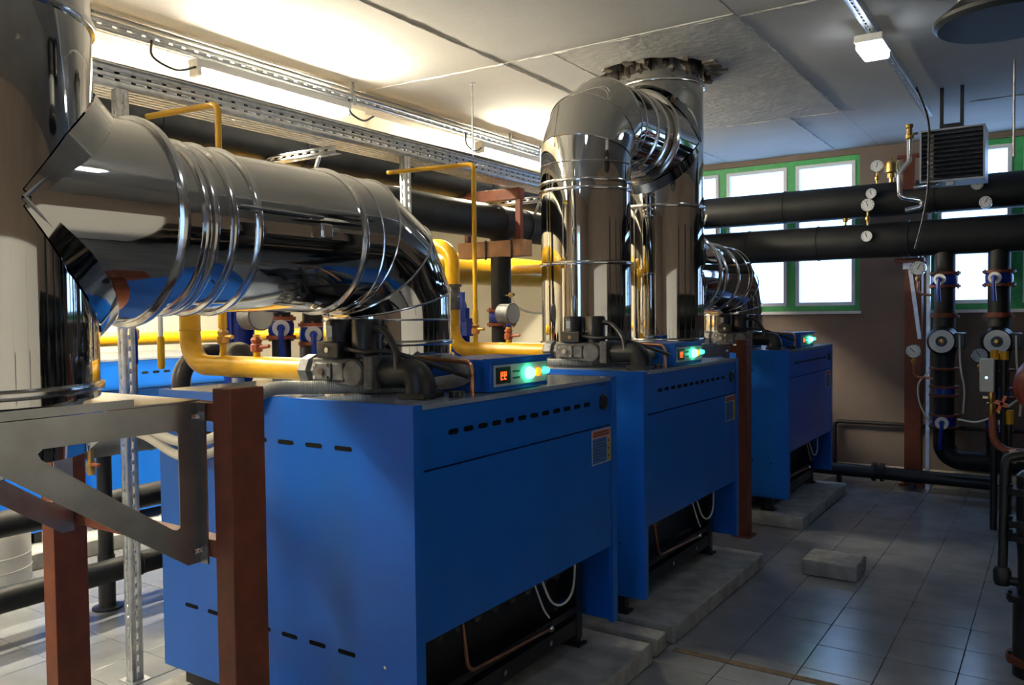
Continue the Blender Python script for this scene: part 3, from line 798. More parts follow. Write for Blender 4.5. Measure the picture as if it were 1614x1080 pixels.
def lampfix(label, y0, y1, group):
    t = thing('fluorescent_light', label, 'light fixture', (-4.07, (y0 + y1) / 2, 3.0), group); o = t.location
    B(o).bbox(-4.115, -4.025, y0, y1, 3.015, 3.068, .006).build('housing', 'white', t)
    for dx in (-.028, .028):
        B(o).cyl((-4.07 + dx, y0 + .03, 2.992), (-4.07 + dx, y1 - .03, 2.992), .014, 14).build('tube', 'tube', t)
    for y in (y0 + .005, y1 - .03):
        B(o).box(-4.112, -4.028, y, y + .025, 2.972, 3.016).build('lamp_holder', 'white', t)
    return t
LG = 'fluorescent lights under the rail'
lampfix('fluorescent light under the rail, the one glaring above the cable tray', 2.89, 4.09, LG)
lampfix('fluorescent light under the rail just left of the arched flue', 5.62, 6.82, LG)
lampfix('fluorescent light hidden behind the left steel riser', .95, 2.15, LG)
def rear_fill_lamp(label, x, y0, y1):  # unseen fixtures added to brighten the rear room, hidden by the beam
    t = lampfix(label, y0, y1, 'added fluorescent fill lights over the rear boilers'); t.location = (x, (y0 + y1) / 2, 3.0 - .02 + .172); return t
rear_fill_lamp('added unseen fluorescent light over the rear boiler nearer the strut', -5.5, 3.0, 4.2)
rear_fill_lamp('added unseen fluorescent light over the rear boiler at the left edge', -5.5, 1.0, 2.2)
lampfix('fluorescent light on the rail left of the riser, outside the picture', -.90, .30, LG)
for k, (ya, yb) in enumerate(((2.62, 2.90), (4.08, 4.33), (5.40, 5.64))):
    tag(B((-4.05, ya, 3.05)).tube(smooth_path([(-4.04, ya, 3.09), (-4.03, ya + .0, 3.0), (-4.03, (ya + yb) / 2, 2.965), (-4.05, yb, 3.02)]), .007, 8).build('lamp_cable', 'plastic'),
        ('black cable loop feeding the left end of the glaring light', 'grey cable loop at the right end of the glaring light', 'cable loop feeding the light beside the arched flue')[k], 'cable', 'lamp cables').location = (-4.05, ya, 3.05)

# ------------------------------------------------------------------ pipes behind the boilers
def ypipe(name, label, cat, x, z, r, y0, y1, m, joints=(), group=None):
    t = thing(name, label, cat, (x, (y0 + y1) / 2, z), group); o = t.location
    B(o).cyl((x, y0, z), (x, y1, z), r, 40).build('pipe_body', m, t)
    for y in joints: B(o).lathe((x, y - .006, z), (0, 1, 0), [(0, r), (.002, r + .006), (.010, r + .006), (.012, r)], 40, caps=False).build('insulation_joint', m, t)
    return t
ypipe('insulated_pipe', 'thick black insulated pipe running along behind the level steel flue', 'pipe', -3.66, 2.33, .130, .6, 7.75, 'rubber', (1.7, 2.85, 3.30, 4.1, 5.25, 5.62, 6.4))
ypipe('insulated_pipe', 'dark insulated pipe tucked under the cable tray', 'pipe', -4.02, 2.66, .11, .6, 7.75, 'rubber', (1.6, 2.6, 3.6, 4.6, 5.6))
# red-brown frame that carries the pipes
t = thing('pipe_support', 'red-brown steel frame carrying the thick black pipe left of the arched flue', 'support', (-3.5, 5.2, 2.0)); o = t.location
B(o).bbox(-3.50, -3.455, 5.30, 5.345, 2.08, 2.56, .003).build('post', 'primer', t)
B(o).bbox(-4.63, -3.45, 5.28, 5.36, 2.50, 2.585, .003).build('top_beam', 'primer', t)
B(o).bbox(-4.02, -3.40, 5.25, 5.38, 2.06, 2.185, .003).build('lower_beam', 'wood', t)
for x in (-3.74, -3.50): B(o).cyl((x, 5.24, 2.04), (x, 5.24, 2.19), .008, 8).build('u_bolt', 'black', t)
B(o).bbox(-3.99, -3.955, 5.30, 5.345, 2.08, 2.56, .003).build('post', 'primer', t)

def drop_valve(label, x, y, ztop, zval, r, group, disc=True, fr=.085, base=0.0, red='flange', lever_dir=(0.75, -0.65, 0), facing=None):
    """vertical pipe with a blue butterfly valve between two red flanges"""
    t = thing('valved_drop_pipe', label, 'pipe', (x, y, base), group); o = t.location
    B(o).cyl((x, y, zval + .055), (x, y, ztop), r, 28).build('upper_pipe', 'rubber', t)
    B(o).cyl((x, y, base), (x, y, zval - .055), r, 28).build('lower_pipe', 'rubber', t)
    for s_ in (-1, 1):
        f = B(o).lathe((x, y, zval + s_ * .055 - .011), (0, 0, 1), [(0, fr), (.022, fr)], 32).build('flange', red, t)
        for k in range(6):
            q = 2 * PI * k / 6 + .3
            B(o).cyl((x + fr * .85 * math.cos(q), y + fr * .85 * math.sin(q), zval + s_ * .055 - .022), (x + fr * .85 * math.cos(q), y + fr * .85 * math.sin(q), zval + s_ * .055 + .022), .008, 6).build('flange_bolt', red, f)
    bd = B(o).lathe((x, y, zval - .042), (0, 0, 1), [(0, r + .012), (.02, r + .02), (.064, r + .02), (.084, r + .012)], 28).build('valve_body', 'blue_dark', t)
    d = Vector(lever_dir).normalized(); side = Vector((-d.y, d.x, 0))
    p = Vector((x, y, zval)) + d * (r + .01)
    B(o).cyl(p, p + d * .085, .017, 12).build('valve_neck', 'blue_dark', bd)
    B(o).lathe(p + d * .07, d, [(0, .048), (.012, .048), (.013, .03), (.013, .012)], 24).build('indicator_disc', 'white', bd)
    q = p + d * .088
    b = B(o); b.lathe(q - d * .004, d, [(0, .024), (.028, .022), (.032, .012)], 14)
    pth = [q + d * .02, q + d * .03 + Vector((0, 0, -.06)), q + d * .035 + side * .01 + Vector((0, 0, -.19))]
    b.tube(pth, .016, 8); b.build('lever', 'blue_dark', bd)
    return t
DG = 'valved pipes behind the front boilers'
dpos = lambda x, yy: (x, yy)
drop_valve('black pipe with blue lever valve, left one seen below the level steel flue', -3.80, 3.25, 2.24, 1.545, .055, DG)
drop_valve('black pipe with blue lever valve, right one seen below the level steel flue', -3.72, 3.42, 2.24, 1.505, .060, DG)
drop_valve('thick black pipe with red flanges and blue valve left of the arched flue', -3.66, 5.33, 2.22, 1.590, .080, DG, fr=.115)
# blue pumps
def pump(label, x, y, z, s_, group):
    t = thing('circulation_pump', label, 'pump', (x, y, z), group); o = t.location
    B(o).lathe((x, y, z), (0, 0, 1), [(0, .09 * s_), (.02 * s_, .09 * s_), (.02 * s_, .055 * s_), (.10 * s_, .085 * s_), (.20 * s_, .085 * s_), (.26 * s_, .06 * s_)], 28).build('volute', 'blue_dark', t)
    b = B(o); b.lathe((x, y, z + .26 * s_), (0, 0, 1), [(0, .075 * s_), (.36 * s_, .075 * s_), (.40 * s_, .06 * s_)], 28)
    for k in range(12):
        q = 2 * PI * k / 12
        b.box(x + .083 * s_ * math.cos(q) - .012 * s_, x + .083 * s_ * math.cos(q) + .012 * s_, y + .083 * s_ * math.sin(q) - .003, y + .083 * s_ * math.sin(q) + .003, z + .28 * s_, z + .60 * s_, rot=Matrix.Rotation(q, 3, 'Z'))
    b.build('motor', 'blue_dark', t)
    B(o).bbox(x + .06 * s_, x + .13 * s_, y - .05 * s_, y + .05 * s_, z + .38 * s_, z + .52 * s_, .006).build('terminal_box', 'blue_dark', t)
    B(o).cyl((x, y, 0), (x, y, z), .05 * s_, 20).build('riser_pipe', 'rubber', t)
    return t
pump('dark blue pump standing left of the small valves under the level flue', -4.0, 3.10, 1.16, 1.0, 'blue pumps behind the boilers')
pump('dark blue pump behind the gas drop to the middle boiler', -3.55, 4.62, 1.12, .9, 'blue pumps behind the boilers')
# black elbow and round vessel behind the first boiler
tag(B((-3.9, 2.3, 0)).tube(fillet([(-4.0, 2.72, 0), (-4.0, 2.72, 1.41), (-3.99, 3.10, 1.41)], .16, 10), .05, 20).build('black_elbow_pipe', 'plastic'), 'glossy black elbow pipe behind the yellow gas bend', 'pipe').location = (-3.9, 2.3, 0)
t = thing('air_separator', 'round black vessel behind the yellow gas line of the nearest boiler', 'vessel', (-3.66, 2.83, 1.30))
B(t.location).sphere((-3.66, 2.83, 1.38), .10, 24, 14).build('vessel_body', 'plastic', t)
B(t.location).cyl((-3.66, 2.83, 0), (-3.66, 2.83, 1.30), .035, 14).build('vessel_pipe', 'galv', t)
# white hose and small chrome tap left of the arched flue
tag(B((-3.3, 4.9, 1.7)).tube(smooth_path([(-3.42, 5.13, 1.73), (-3.36, 5.10, 1.67), (-3.24, 5.12, 1.625), (-3.05, 5.2, 1.63), (-2.90, 5.3, 1.72), (-2.84, 5.45, 1.95)]), .010, 8).build('white_hose', 'white_plastic'), 'thin white hose looping behind the pressure gauge to the arched flue', 'hose').location = (-3.3, 4.9, 1.7)
t = thing('small_tap', 'small chrome tap on the thick black pipe behind the thin gas pipe', 'tap', (-3.50, 5.16, 1.76))
B(t.location).cyl((-3.58, 5.25, 1.76), (-3.40, 5.12, 1.76), .010, 10).build('spindle', 'chrome', t)
B(t.location).sphere((-3.45, 5.155, 1.76), .022, 12, 8).build('tap_body', 'brass', t)

t = thing('hanging_rod', 'white rod with yellow grip hanging left of the yellow gas bend', 'rod', (-3.64, 2.37, 2.2))
B(t.location).cyl((-3.64, 2.37, 1.50), (-3.64, 2.37, 2.22), .012, 12).build('rod', 'white', t)
B(t.location).lathe((-3.64, 2.37, 1.36), (0, 0, 1), [(0, .012), (.012, .017), (.15, .017), (.16, .013)], 12).build('grip', 'yellow', t)
t = thing('small_ball_valve', 'blue levered ball valve on a thin copper pipe right of the slotted floor strut', 'valve', (-3.75, 2.30, 1.5))
B(t.location).cyl((-3.75, 2.30, .99), (-3.75, 2.30, 2.24), .011, 12).build('copper_pipe', 'copper', t)
B(t.location).lathe((-3.75, 2.30, 1.50), (0, 0, 1), [(0, .014), (.01, .024), (.05, .024), (.06, .014)], 10).build('valve_body', 'brass', t)
B(t.location).tube(smooth_path([(-3.72, 2.28, 1.535), (-3.69, 2.26, 1.545), (-3.68, 2.255, 1.50), (-3.68, 2.255, 1.39)]), .017, 10).build('lever', 'blue_dark', t)
# rear row of boilers at the left
def rear_boiler(label, loc, group):
    t = thing('rear_boiler', label, 'boiler', loc, group)
    B().bbox(-1.3, 0, 0, 1.4, .08, 1.195, .006).build('casing', 'blue', t)
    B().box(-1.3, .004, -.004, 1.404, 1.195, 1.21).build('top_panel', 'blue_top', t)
    B().box(.0005, .003, .05, 1.35, .98, .985).build('panel_joint', 'slot', t)
    for k in range(10): capsule(B(), (.0, .25 + .09 * k, 1.10), .055, .018, .0016, (0, 1, 0), (0, 0, 1), (1, 0, 0)).build('vent_slot', 'slot', t)
    for x in (-1.2, -.1):
        for y in (.05, 1.3): B().box(x, x + .05, y, y + .05, 0, .08).build('foot', 'black', t)
    return t
RG = 'blue boilers of the rear row'
q1 = rear_boiler('rear blue boiler seen between the strut and the yellow gas bend', (-5.66, 3.12, .11), RG)
q2 = copy_tree(q1); q2.location = (-5.66, 1.45, .11); q2['label'] = 'rear blue boiler behind the white tank at the left edge'
gb = ypipe('gas_branch_pipe', 'yellow pipe lying low above the rear boiler', 'gas pipe', -5.3, 1.47, .045, 2.6, 4.9, 'yellow')
for y in (2.7, 4.75): B(gb.location).cyl((-5.3, y, 0), (-5.3, y, 1.44), .02, 12).build('pipe_stand', 'black', gb)
# white expansion tank
t = thing('expansion_tank', 'white ribbed expansion tank on the floor at the left edge', 'tank', (-5.12, 2.20, 0))
B().lathe((0, 0, .04), (0, 0, 1), [(0, .14), (.02, .20), (.06, .225), (.14, .225), (.145, .229), (.15, .225), (.22, .225), (.225, .229), (.23, .225), (.33, .225), (.39, .20), (.42, .13), (.43, .03)], 40).build('tank_shell', 'offwhite', t)
for k in range(3):
    q = 2 * PI * k / 3; B().box(.17 * math.cos(q) - .02, .17 * math.cos(q) + .02, .17 * math.sin(q) - .02, .17 * math.sin(q) + .02, 0, .08).build('leg', 'offwhite', t)
# low pipes on the left
ypipe('floor_pipe', 'black pipe running low above the floor at the bottom left', 'pipe', -4.25, .25, .062, .8, 5.2, 'rubber', (2.6,), )
ypipe('floor_pipe', 'dark pipe at knee height beyond the left post', 'pipe', -4.55, .55, .07, .8, 5.2, 'rubber')
ypipe('lagged_pipe', 'grey lagged pipe behind the slotted floor strut', 'pipe', -4.35, .93, .075, 2.3, 5.2, 'greyfoam', (2.75, 3.1))
tag(B((-4.40, 2.50, 0)).cyl((-4.40, 2.50, 0.30), (-4.40, 2.50, .88), .04, 18).lathe((-4.40, 2.50, 0), (0, 0, 1), [(0, .08), (.01, .08), (.012, .045), (.30, .045)], 18).build('short_pipe', 'black'), 'short black upright pipe between the low pipes at left', 'pipe').location = (-4.40, 2.50, 0)
t = thing('brass_drain_cock', 'brass drain cock under the grey lagged pipe', 'tap', (-4.3, 2.36, .84))
B(t.location).lathe((-4.28, 2.36, .78), (0, 0, 1), [(0, .018), (.02, .024), (.06, .024), (.09, .016), (.14, .016)], 12).build('cock_body', 'brass', t)
B(t.location).bbox(-4.27, -4.20, 2.35, 2.37, .83, .845, .004).build('cock_lever', 'flange', t)
# white hoses hanging past the near post, grey conduit on the boiler top
def hose(name, label, cat, pts, r, m, ribs=False):
    p = smooth_path(pts, 10); o = pts[0]
    ob = B(o).tube(p, r, 12).build(name, m); ob.location = o
    return tag(ob, label, cat)
hose('white_hose', 'upper white hose sagging behind the left red-brown post', 'hose', [(-3.55, 1.88, 1.10), (-3.28, 1.87, 1.205), (-3.05, 1.87, 1.19), (-2.80, 1.885, 1.135), (-2.60, 1.90, 1.165), (-2.48, 1.905, 1.26)], .019, 'white_plastic')
hose('white_hose', 'lower white hose sagging behind the left red-brown post', 'hose', [(-3.55, 1.90, 1.02), (-3.28, 1.90, 1.15), (-3.05, 1.90, 1.14), (-2.80, 1.90, 1.075), (-2.58, 1.905, 1.12), (-2.45, 1.91, 1.22)], .018, 'white_plastic')
def corrugated(label, pts, r):
    p = smooth_path(pts, 26); o = p[0]; bb = B(o); n = len(p)
    for i in range(0, n - 1):
        d = p[i + 1] - p[i]
        bb.lathe(p[i], d, [(0, r * .88), (d.length * .3, r), (d.length * .7, r), (d.length, r * .88)], 12, caps=(i in (0, n - 2)))
    ob = bb.build('corrugated_conduit', 'conduit', sharp=60); ob.location = o
    return tag(ob, label, 'conduit', 'corrugated conduits on the boiler tops')
corrugated('grey corrugated conduit drooping over the top edge of the nearest boiler', [(-2.50, 1.905, 1.20), (-2.42, 1.908, 1.29), (-2.34, 1.95, 1.348), (-2.24, 2.04, 1.350), (-2.12, 2.17, 1.349), (-1.96, 2.32, 1.350), (-1.80, 2.36, 1.375), (-1.80, 2.38, 1.42), (-1.92, 2.42, 1.44)], .025)
corrugated('grey corrugated conduit lying on the top of the middle boiler', [(-2.6, 3.70, 1.348), (-2.3, 3.72, 1.350), (-2.12, 3.85, 1.349), (-1.95, 4.02, 1.350), (-1.82, 4.06, 1.38), (-1.92, 4.12, 1.43)], .021)

# ------------------------------------------------------------------ pipes and pumps by the window wall
def xpipe(label, z, r, joints, y=7.9, x0=-3.75, x1=2.0):
    t = thing('insulated_pipe', label, 'pipe', ((x0 + x1) / 2, y, z), 'thick black pipes across the windows'); o = t.location
    B(o).cyl((x0, y, z), (x1, y, z), r, 40).build('pipe_body', 'rubber', t)
    for x in joints: B(o).lathe((x - .006, y, z), (1, 0, 0), [(0, r), (.002, r + .006), (.010, r + .006), (.012, r)], 40, caps=False).build('insulation_joint', 'rubber', t)
    return t
xpipe('upper thick black pipe crossing in front of the windows', 2.59, .148, (-3.0, -2.16, -.9))
xpipe('lower thick black pipe crossing in front of the windows', 2.235, .155, (-2.5, -1.86, -1.1, -.2))
def pump_drop(label, x, group, full=True):
    y = 7.9; zval = 1.868
    t = drop_valve(label, x, y, 2.12, zval, .082, group, fr=.122, base=1.56, red='primer', lever_dir=(-.13, -1, 0))
    o = t.location
    B(o).lathe((x, y, 1.545), (0, 0, 1), [(0, .115), (.02, .115), (.02, .10), (.04, .10)], 28).build('flange', 'primer', t)
    b = B(o); b.lathe((x, y, 1.545), (0, 0, -1), [(0, .085), (.03, .09), (.10, .085), (.15, .10), (.26, .10), (.32, .085), (.42, .08)], 28)
    pb = b.build('pump_casing', 'black', t)
    mz = 1.348
    B(o).lathe((x, y - .05, mz), (0, -1, 0), [(0, .125), (.06, .125), (.09, .105), (.14, .105), (.15, .095)], 32).build('pump_motor', 'plastic', pb)
    B(o).lathe((x, y - .20, mz), (0, -1, 0), [(0, .095), (.012, .095), (.014, .045), (.010, .045)], 32).build('motor_face_ring', 'dial', pb)
    B(o).lathe((x, y - .205, mz), (0, -1, 0), [(0, .044), (.012, .044)], 24).build('motor_face_centre', 'plastic', pb)
    B(o).lathe((x, y - .215, mz), (0, -1, 0), [(0, .022), (.014, .022), (.018, .014)], 16).build('vent_screw', 'brass', pb)
    B(o).bbox(x + .09, x + .17, y - .16, y - .02, mz - .06, mz + .07, .008).build('terminal_box', 'plastic', pb)
    lw = B(o); lw.cyl((x, y, 1.125), (x, y, .62), .080, 24)
    lw.build('lower_pipe_section', 'rubber', t)
    for z in (1.10, .945, .87, .70, .60):
        B(o).lathe((x, y, z), (0, 0, 1), [(0, .118), (.018, .118)], 28).build('flange', 'primer', t)
    B(o).lathe((x, y, .885), (0, 0, 1), [(0, .082), (.06, .082)], 28).build('check_valve', 'blue_dark', t)
    bd = B(o).lathe((x, y, .618), (0, 0, 1), [(0, .092), (.082, .092)], 28).build('lower_valve_body', 'blue_dark', t)
    B(o).lathe((x, y - .09, .655), (0, -1, 0), [(0, .016), (.05, .016), (.05, .052), (.062, .052), (.062, .012)], 24).build('indicator_disc', 'white', bd)
    b = B(o); b.lathe((x, y - .152, .655), (0, -1, 0), [(0, .024), (.02, .02)], 12); b.tube([(x, y - .16, .655), (x, y - .175, .60), (x - .012, y - .18, .43)], .016, 8); b.build('lower_lever', 'blue_dark', bd)
    B(o).tube(fillet([(x, y, .62), (x, y, .33), (x + .45 if full else x + .6, y, .33)], .18, 12), .085, 28).build('floor_elbow', 'rubber', t)
    return t
PG = 'pump risers under the window pipes'
pump_drop('black pump column left of the bright lower window, with grey ring face', -.825, PG)
pump_drop('black pump column right of the bright lower window, with grey ring face', -.425, PG)
for k, x in enumerate((-.825, -.425)):
    hose('sensor_cable', ('pale cable hanging from the left pump to its lower flange', 'pale cable hanging from the right pump')[k], 'cable',
         [(x + .13, 7.72, 1.40), (x + .14, 7.70, 1.15), (x + .17, 7.70, .95), (x + .16, 7.72, .75)], .008, 'white_plastic')
hose('sensor_cable', 'pale cable curving left of the left pump column', 'cable', [(-.93, 7.74, 1.08), (-1.0, 7.72, .98), (-.99, 7.72, .82), (-.93, 7.74, .68), (-.90, 7.76, .66)], .007, 'white_plastic')
hose('sensor_cable', 'pale cable curving right from the left pump column', 'cable', [(-.70, 7.7, .70), (-.55, 7.6, .70), (-.40, 7.4, .80), (-.2, 7.2, .98)], .008, 'white_plastic')
# column by the pumps
t = thing('pipe_post', 'red-brown steel post by the wall left of the pumps', 'post', (-1.11, 8.33, 0)); o = t.location
B(o).bbox(-1.19, -1.05, 8.27, 8.40, .004, 2.36, .003).build('post_body', 'primer', t)
B(o).box(-1.23, -1.01, 8.23, 8.44, 0, .01).build('base_plate', 'primer', t)
B(o).bbox(-1.24, -1.0, 8.02, 8.40, 2.16 - .12, 2.16 - .085, .003).build('cantilever', 'primer', t)
t = thing('diagonal_strut', 'pale slotted strut leaning across the red-brown post by the pumps', 'strut', (-1.06, 8.10, 0)); o = t.location
B(o).box(-1.115, -1.085, 8.19, 8.22, 1.35, 2.05, rot=Matrix.Rotation(-.13, 3, 'Y')).build('strut_bar', 'galv', t)
B(o).bbox(-1.19, -1.06, 8.15, 8.19, 1.98, 2.10, .006).build('strut_clamp', 'galv', t)
tag(B((-.985, 8.2, 0)).box(-1.0, -.97, 8.18, 8.22, 0.0, 2.10).build('upright_strut', 'galv'), 'thin upright galvanised strut right of the red-brown post', 'strut').location = (-.985, 8.2, 0)
# floor pipe along the wall
t = thing('floor_pipe', 'black pipe with couplings along the foot of the window wall', 'pipe', (-1.2, 8.1, .135)); o = t.location
B(o).cyl((-3.2, 8.1, .135), (-.45, 8.1, .115), .058, 24).build('pipe_body', 'black', t)
for x in (-1.38, -2.3): B(o).lathe((x - .05, 8.1, .13), (1, 0, 0), [(0, .085), (.03, .085), (.03, .065), (.07, .065), (.07, .085), (.10, .085)], 24).build('coupling', 'black', t)
for x in (-1.72, -1.1): B(o).box(x - .02, x + .02, 8.08, 8.12, 0, .08).build('pipe_foot', 'black', t)
tag(B((-1.75, 8.62, .4)).tube(fillet([(-1.88, 8.64, .06), (-1.88, 8.64, .51), (.6, 8.64, .51)], .05), .020, 10).build('wall_pipe', 'black'), 'thin black pipe fixed along the lower window wall', 'pipe').location = (-1.75, 8.62, .4)

# gauges ----------------------------------------------------------------------------
def gauge(label, x, y, z, r, zfoot, group, face='dial', stem='brass', facing=(-.0, -1, 0), side=None):
    t = thing('pressure_gauge', label, 'gauge', (x, y, z), group); o = t.location
    d = Vector(facing).normalized()
    B(o).lathe(Vector((x, y, z)) - d * .03, d, [(0, r * .9), (.004, r), (.045, r), (.05, r * .93), (.046, r * .88)], 32).build('case', 'chrome', t)
    f = B(o).lathe(Vector((x, y, z)) + d * .0165, d, [(0, r * .89), (.001, r * .89)], 32).build('dial_face', face, t)
    nd = B(o); u = Vector((1, 0, 0)); p = Vector((x, y, z)) + d * .0190
    a = random.uniform(-.9, .9); e = u * math.sin(a) + Vector((0, 0, 1)) * math.cos(a)
    nd.tube([p - e * r * .2, p + e * r * .62], .003, 6); nd.build('needle', 'ink', f)
    tk = B(o)
    for k in range(9):
        q = -2.3 + 4.6 * k / 8; e = u * math.sin(q) + Vector((0, 0, 1)) * math.cos(q)
        tk.tube([p - d * .001 + e * r * .64, p - d * .001 + e * r * .80], .0022, 4)
    tk.build('scale_marks', 'ink', f)
    if zfoot is not None:
        s_ = B(o).cyl((x, y, zfoot), (x, y, z - r * .8), .010, 12).build('stem', stem, t)
        B(o).lathe((x, y, (zfoot + z - r) / 2 - .02), (0, 0, 1), [(0, .016), (.012, .022), (.028, .022), (.04, .016)], 6).build('gauge_cock', stem, s_)
    if side:
        B(o).tube(fillet([(x, y, z - r * .8), (x, y, z - r - .16), (side, y, z - r - .17)], .05), .010, 10).build('siphon_tube', 'copper', t)
        B(o).lathe((x, y, z - r - .05), (0, 0, 1), [(0, .012), (.012, .02), (.035, .02), (.045, .012)], 8).build('gauge_cock', 'brass', t)
    return t
QG = 'gauges on the window pipes'
gauge('white gauge standing on the upper window pipe, left of the brass air vent', -1.36, 7.88, 2.888, .055, 2.735, QG)
gauge('small white gauge just above another gauge between the window pipes', -1.375, 7.70, 2.628, .046, None, QG)
gauge('white gauge on a brass stem standing on the lower window pipe', -1.41, 7.74, 2.535, .058, 2.36, QG)
gauge('white gauge set into the face of the lower window pipe', -1.415, 7.725, 2.262, .050, None, QG)
gauge('grey gauge at the top of the red-brown post by the pumps', -1.008, 7.72, 1.968, .062, None, QG, face='dialgrey', side=-.90)
gauge('white gauge on a bent copper tube left of the left pump face', -1.038, 7.72, 1.262, .060, None, QG, side=-.89)
gauge('grey gauge between the two pump faces, above the grey box', -.548, 7.72, 1.235, .062, 1.10, QG, face='dialgrey')
gauge('white gauge on the upper window pipe below the heater', -.515, 7.735, 2.485, .050, None, QG)
gauge('dark gauge on the upper window pipe nearest the heater underside', -.575, 7.74, 2.635, .050, None, QG, face='dialgrey')
t = thing('air_vent', 'brass automatic air vent on the upper window pipe', 'air vent', (-1.245, 7.88, 2.735)); o = t.location
B(o).lathe((-1.245, 7.88, 2.735), (0, 0, 1), [(0, .02), (.04, .02), (.04, .034), (.075, .034), (.08, .02), (.09, .05), (.16, .052), (.165, .056), (.175, .056), (.18, .03), (.20, .014), (.22, .012)], 24).build('vent_body', 'brass', t)
B(o).cyl((-1.19, 7.88, 2.84), (-1.19, 7.88, 2.92), .008, 8).build('vent_pin', 'brass', t)
t = thing('air_valve', 'small brass valve standing on the lower window pipe', 'valve', (-1.625, 7.88, 2.385)); o = t.location
B(o).lathe((-1.625, 7.88, 2.385), (0, 0, 1), [(0, .012), (.03, .012), (.035, .022), (.07, .026), (.08, .020), (.11, .024), (.12, .012)], 16).build('valve_body', 'brass', t)
B(o).bbox(-1.60, -1.585, 7.86, 7.90, 2.43, 2.50, .004).build('valve_lever', 'brass', t)
t = thing('sensor_rod', 'thin rod with brown cap standing on the lower window pipe beside the flue', 'sensor', (-2.80, 7.88, 2.38)); o = t.location
B(o).cyl((-2.80, 7.88, 2.38), (-2.80, 7.88, 2.60), .011, 10).build('rod', 'chrome', t)
B(o).lathe((-2.80, 7.88, 2.59), (0, 0, 1), [(0, .014), (.01, .036), (.03, .036), (.035, .02)], 16).build('rod_cap', 'copper', t)
hose('sensor_cable', 'white cable end bending up beside the riser in front of the window', 'cable', [(-3.12, 7.80, 2.36), (-2.95, 7.72, 2.42), (-2.88, 7.69, 2.49), (-2.855, 7.69, 2.56)], .011, 'white_plastic')

# unit heater, its pipes and lamp track ---------------------------------------------------
t = thing('unit_heater', 'grey louvred fan heater hanging at the upper right', 'heater', (-.65, 6.75, 2.52)); o = t.location
cs = B(o); hx0, hx1, hz0, hz1, hy0, hy1 = -.856, -.445, 2.525, 2.90, 6.60, 6.90
cs.box(hx0, hx0 + .012, hy0, hy1, hz0, hz1).box(hx1 - .012, hx1, hy0, hy1, hz0, hz1).box(hx0 + .012, hx1 - .012, hy0, hy1, hz0, hz0 + .012).box(hx0 + .012, hx1 - .012, hy0, hy1, hz1 - .012, hz1).box(hx0 + .012, hx1 - .012, hy1 - .02, hy1, hz0 + .012, hz1 - .012)
cs.build('casing', 'heater', t)
for k in range(11):
    z = hz0 + .030 + .0315 * k
    B(o).box(hx0 + .014, hx1 - .014, hy0 - .012, hy0 + .030, z - .0015, z + .0015, rot=Matrix.Rotation(.55, 3, 'X')).build('louvre_slat', 'galv', t)
B(o).box(hx0 + .05, hx0 + .085, hy0 + .03, hy0 + .06, hz0 + .02, hz1 - .02).build('louvre_post', 'white', t)
B(o).box(hx0 + .02, hx1 - .02, hy0 + .09, hy0 + .1, hz0 + .02, hz1 - .02).build('heat_exchanger', 'black', t)
for x in (-.73, -.60):
    B(o).box(x - .012, x + .012, 6.74, 6.76, hz1, ZC).build('hanger_bar', 'black', t)
B(o).bbox(-.74, -.59, 6.70, 6.80, hz1, hz1 + .05, .005).build('hanger_bracket', 'black', t)
B(o).bbox(-.69, -.63, hy0 - .005, hy0 + .03, hz0 - .035, hz0 - .001, .004).build('drain_plug', 'heater', t)
def bent(label, pts, r, m, name='bent_pipe', cat='pipe', R=.05, grp=None):
    o = pts[0]; ob = B(o).tube(fillet(pts, R), r, 14).build(name, m); ob.location = o; return tag(ob, label, cat, grp)
bent('silver corrugated pipe bending down left of the heater', [(-.925, 6.62, 2.86), (-.925, 6.62, 2.70), (-.99, 6.62, 2.62), (-.99, 6.62, 2.44), (-.84, 6.62, 2.40), (-.84, 6.62, 2.36), (-.95, 6.62, 2.34)], .018, 'chrome')
bent('short silver pipe stub at the lower left of the heater', [(-.90, 6.64, 2.505), (-.78, 6.64, 2.512), (-.75, 6.70, 2.53)], .014, 'chrome')
t = thing('heater_valve', 'brass valve on top of the silver pipe beside the heater', 'valve', (-.925, 6.62, 2.86))
B(t.location).lathe((-.925, 6.62, 2.85), (0, 0, 1), [(0, .018), (.01, .028), (.035, .028), (.04, .02), (.08, .02), (.085, .026), (.11, .026), (.115, .012)], 12).build('valve_body', 'brass', t)
B(t.location).cyl((-.90, 6.62, 2.89), (-.87, 6.62, 2.89), .010, 8).build('valve_port', 'brass', t)
tag(B((-.97, 6.72, 2.7)).bbox(-1.02, -.87, 6.70, 6.74, 2.735, 2.76, .003).bbox(-.98, -.90, 6.70, 6.74, 2.50, 2.735, .003).build('heater_wall_plate', 'primer'), 'red-brown bracket plate behind the silver heater pipe', 'bracket').location = (-.97, 6.72, 2.7)
hose('heater_cable', 'black cable hanging in front of the heater louvres', 'cable', [(-.87, 6.52, 3.20), (-.79, 6.50, 2.95), (-.785, 6.50, 2.7), (-.79, 6.50, 2.45), (-.82, 6.50, 2.25), (-.87, 6.50, 2.05)], .008, 'plastic')
t = thing('lamp_track', 'dark slotted track on the ceiling carrying the square lamp', 'rail', (-.89, 5.5, 3.17)); o = t.location
B(o).perf((-.868, -2.2, 3.165), (0, 1, 0), (0, 0, 1), 9.6, .045, [.0225], .06, .025, .010).build('track_web', 'galv', t, solid=.002)
B(o).perf((-.915, -2.2, 3.165), (0, 1, 0), (1, 0, 0), 9.6, .047, [.0235], .06, .025, .010).build('track_flange', 'galv', t, solid=.002)
B(o).box(-.917, -.914, -2.2, 7.4, 3.165, 3.21).build('track_back', 'galv', t)
B(o).bbox(-.93, -.855, 4.05, 4.09, 3.14, 3.215, .004).build('track_clip', 'galv', t)
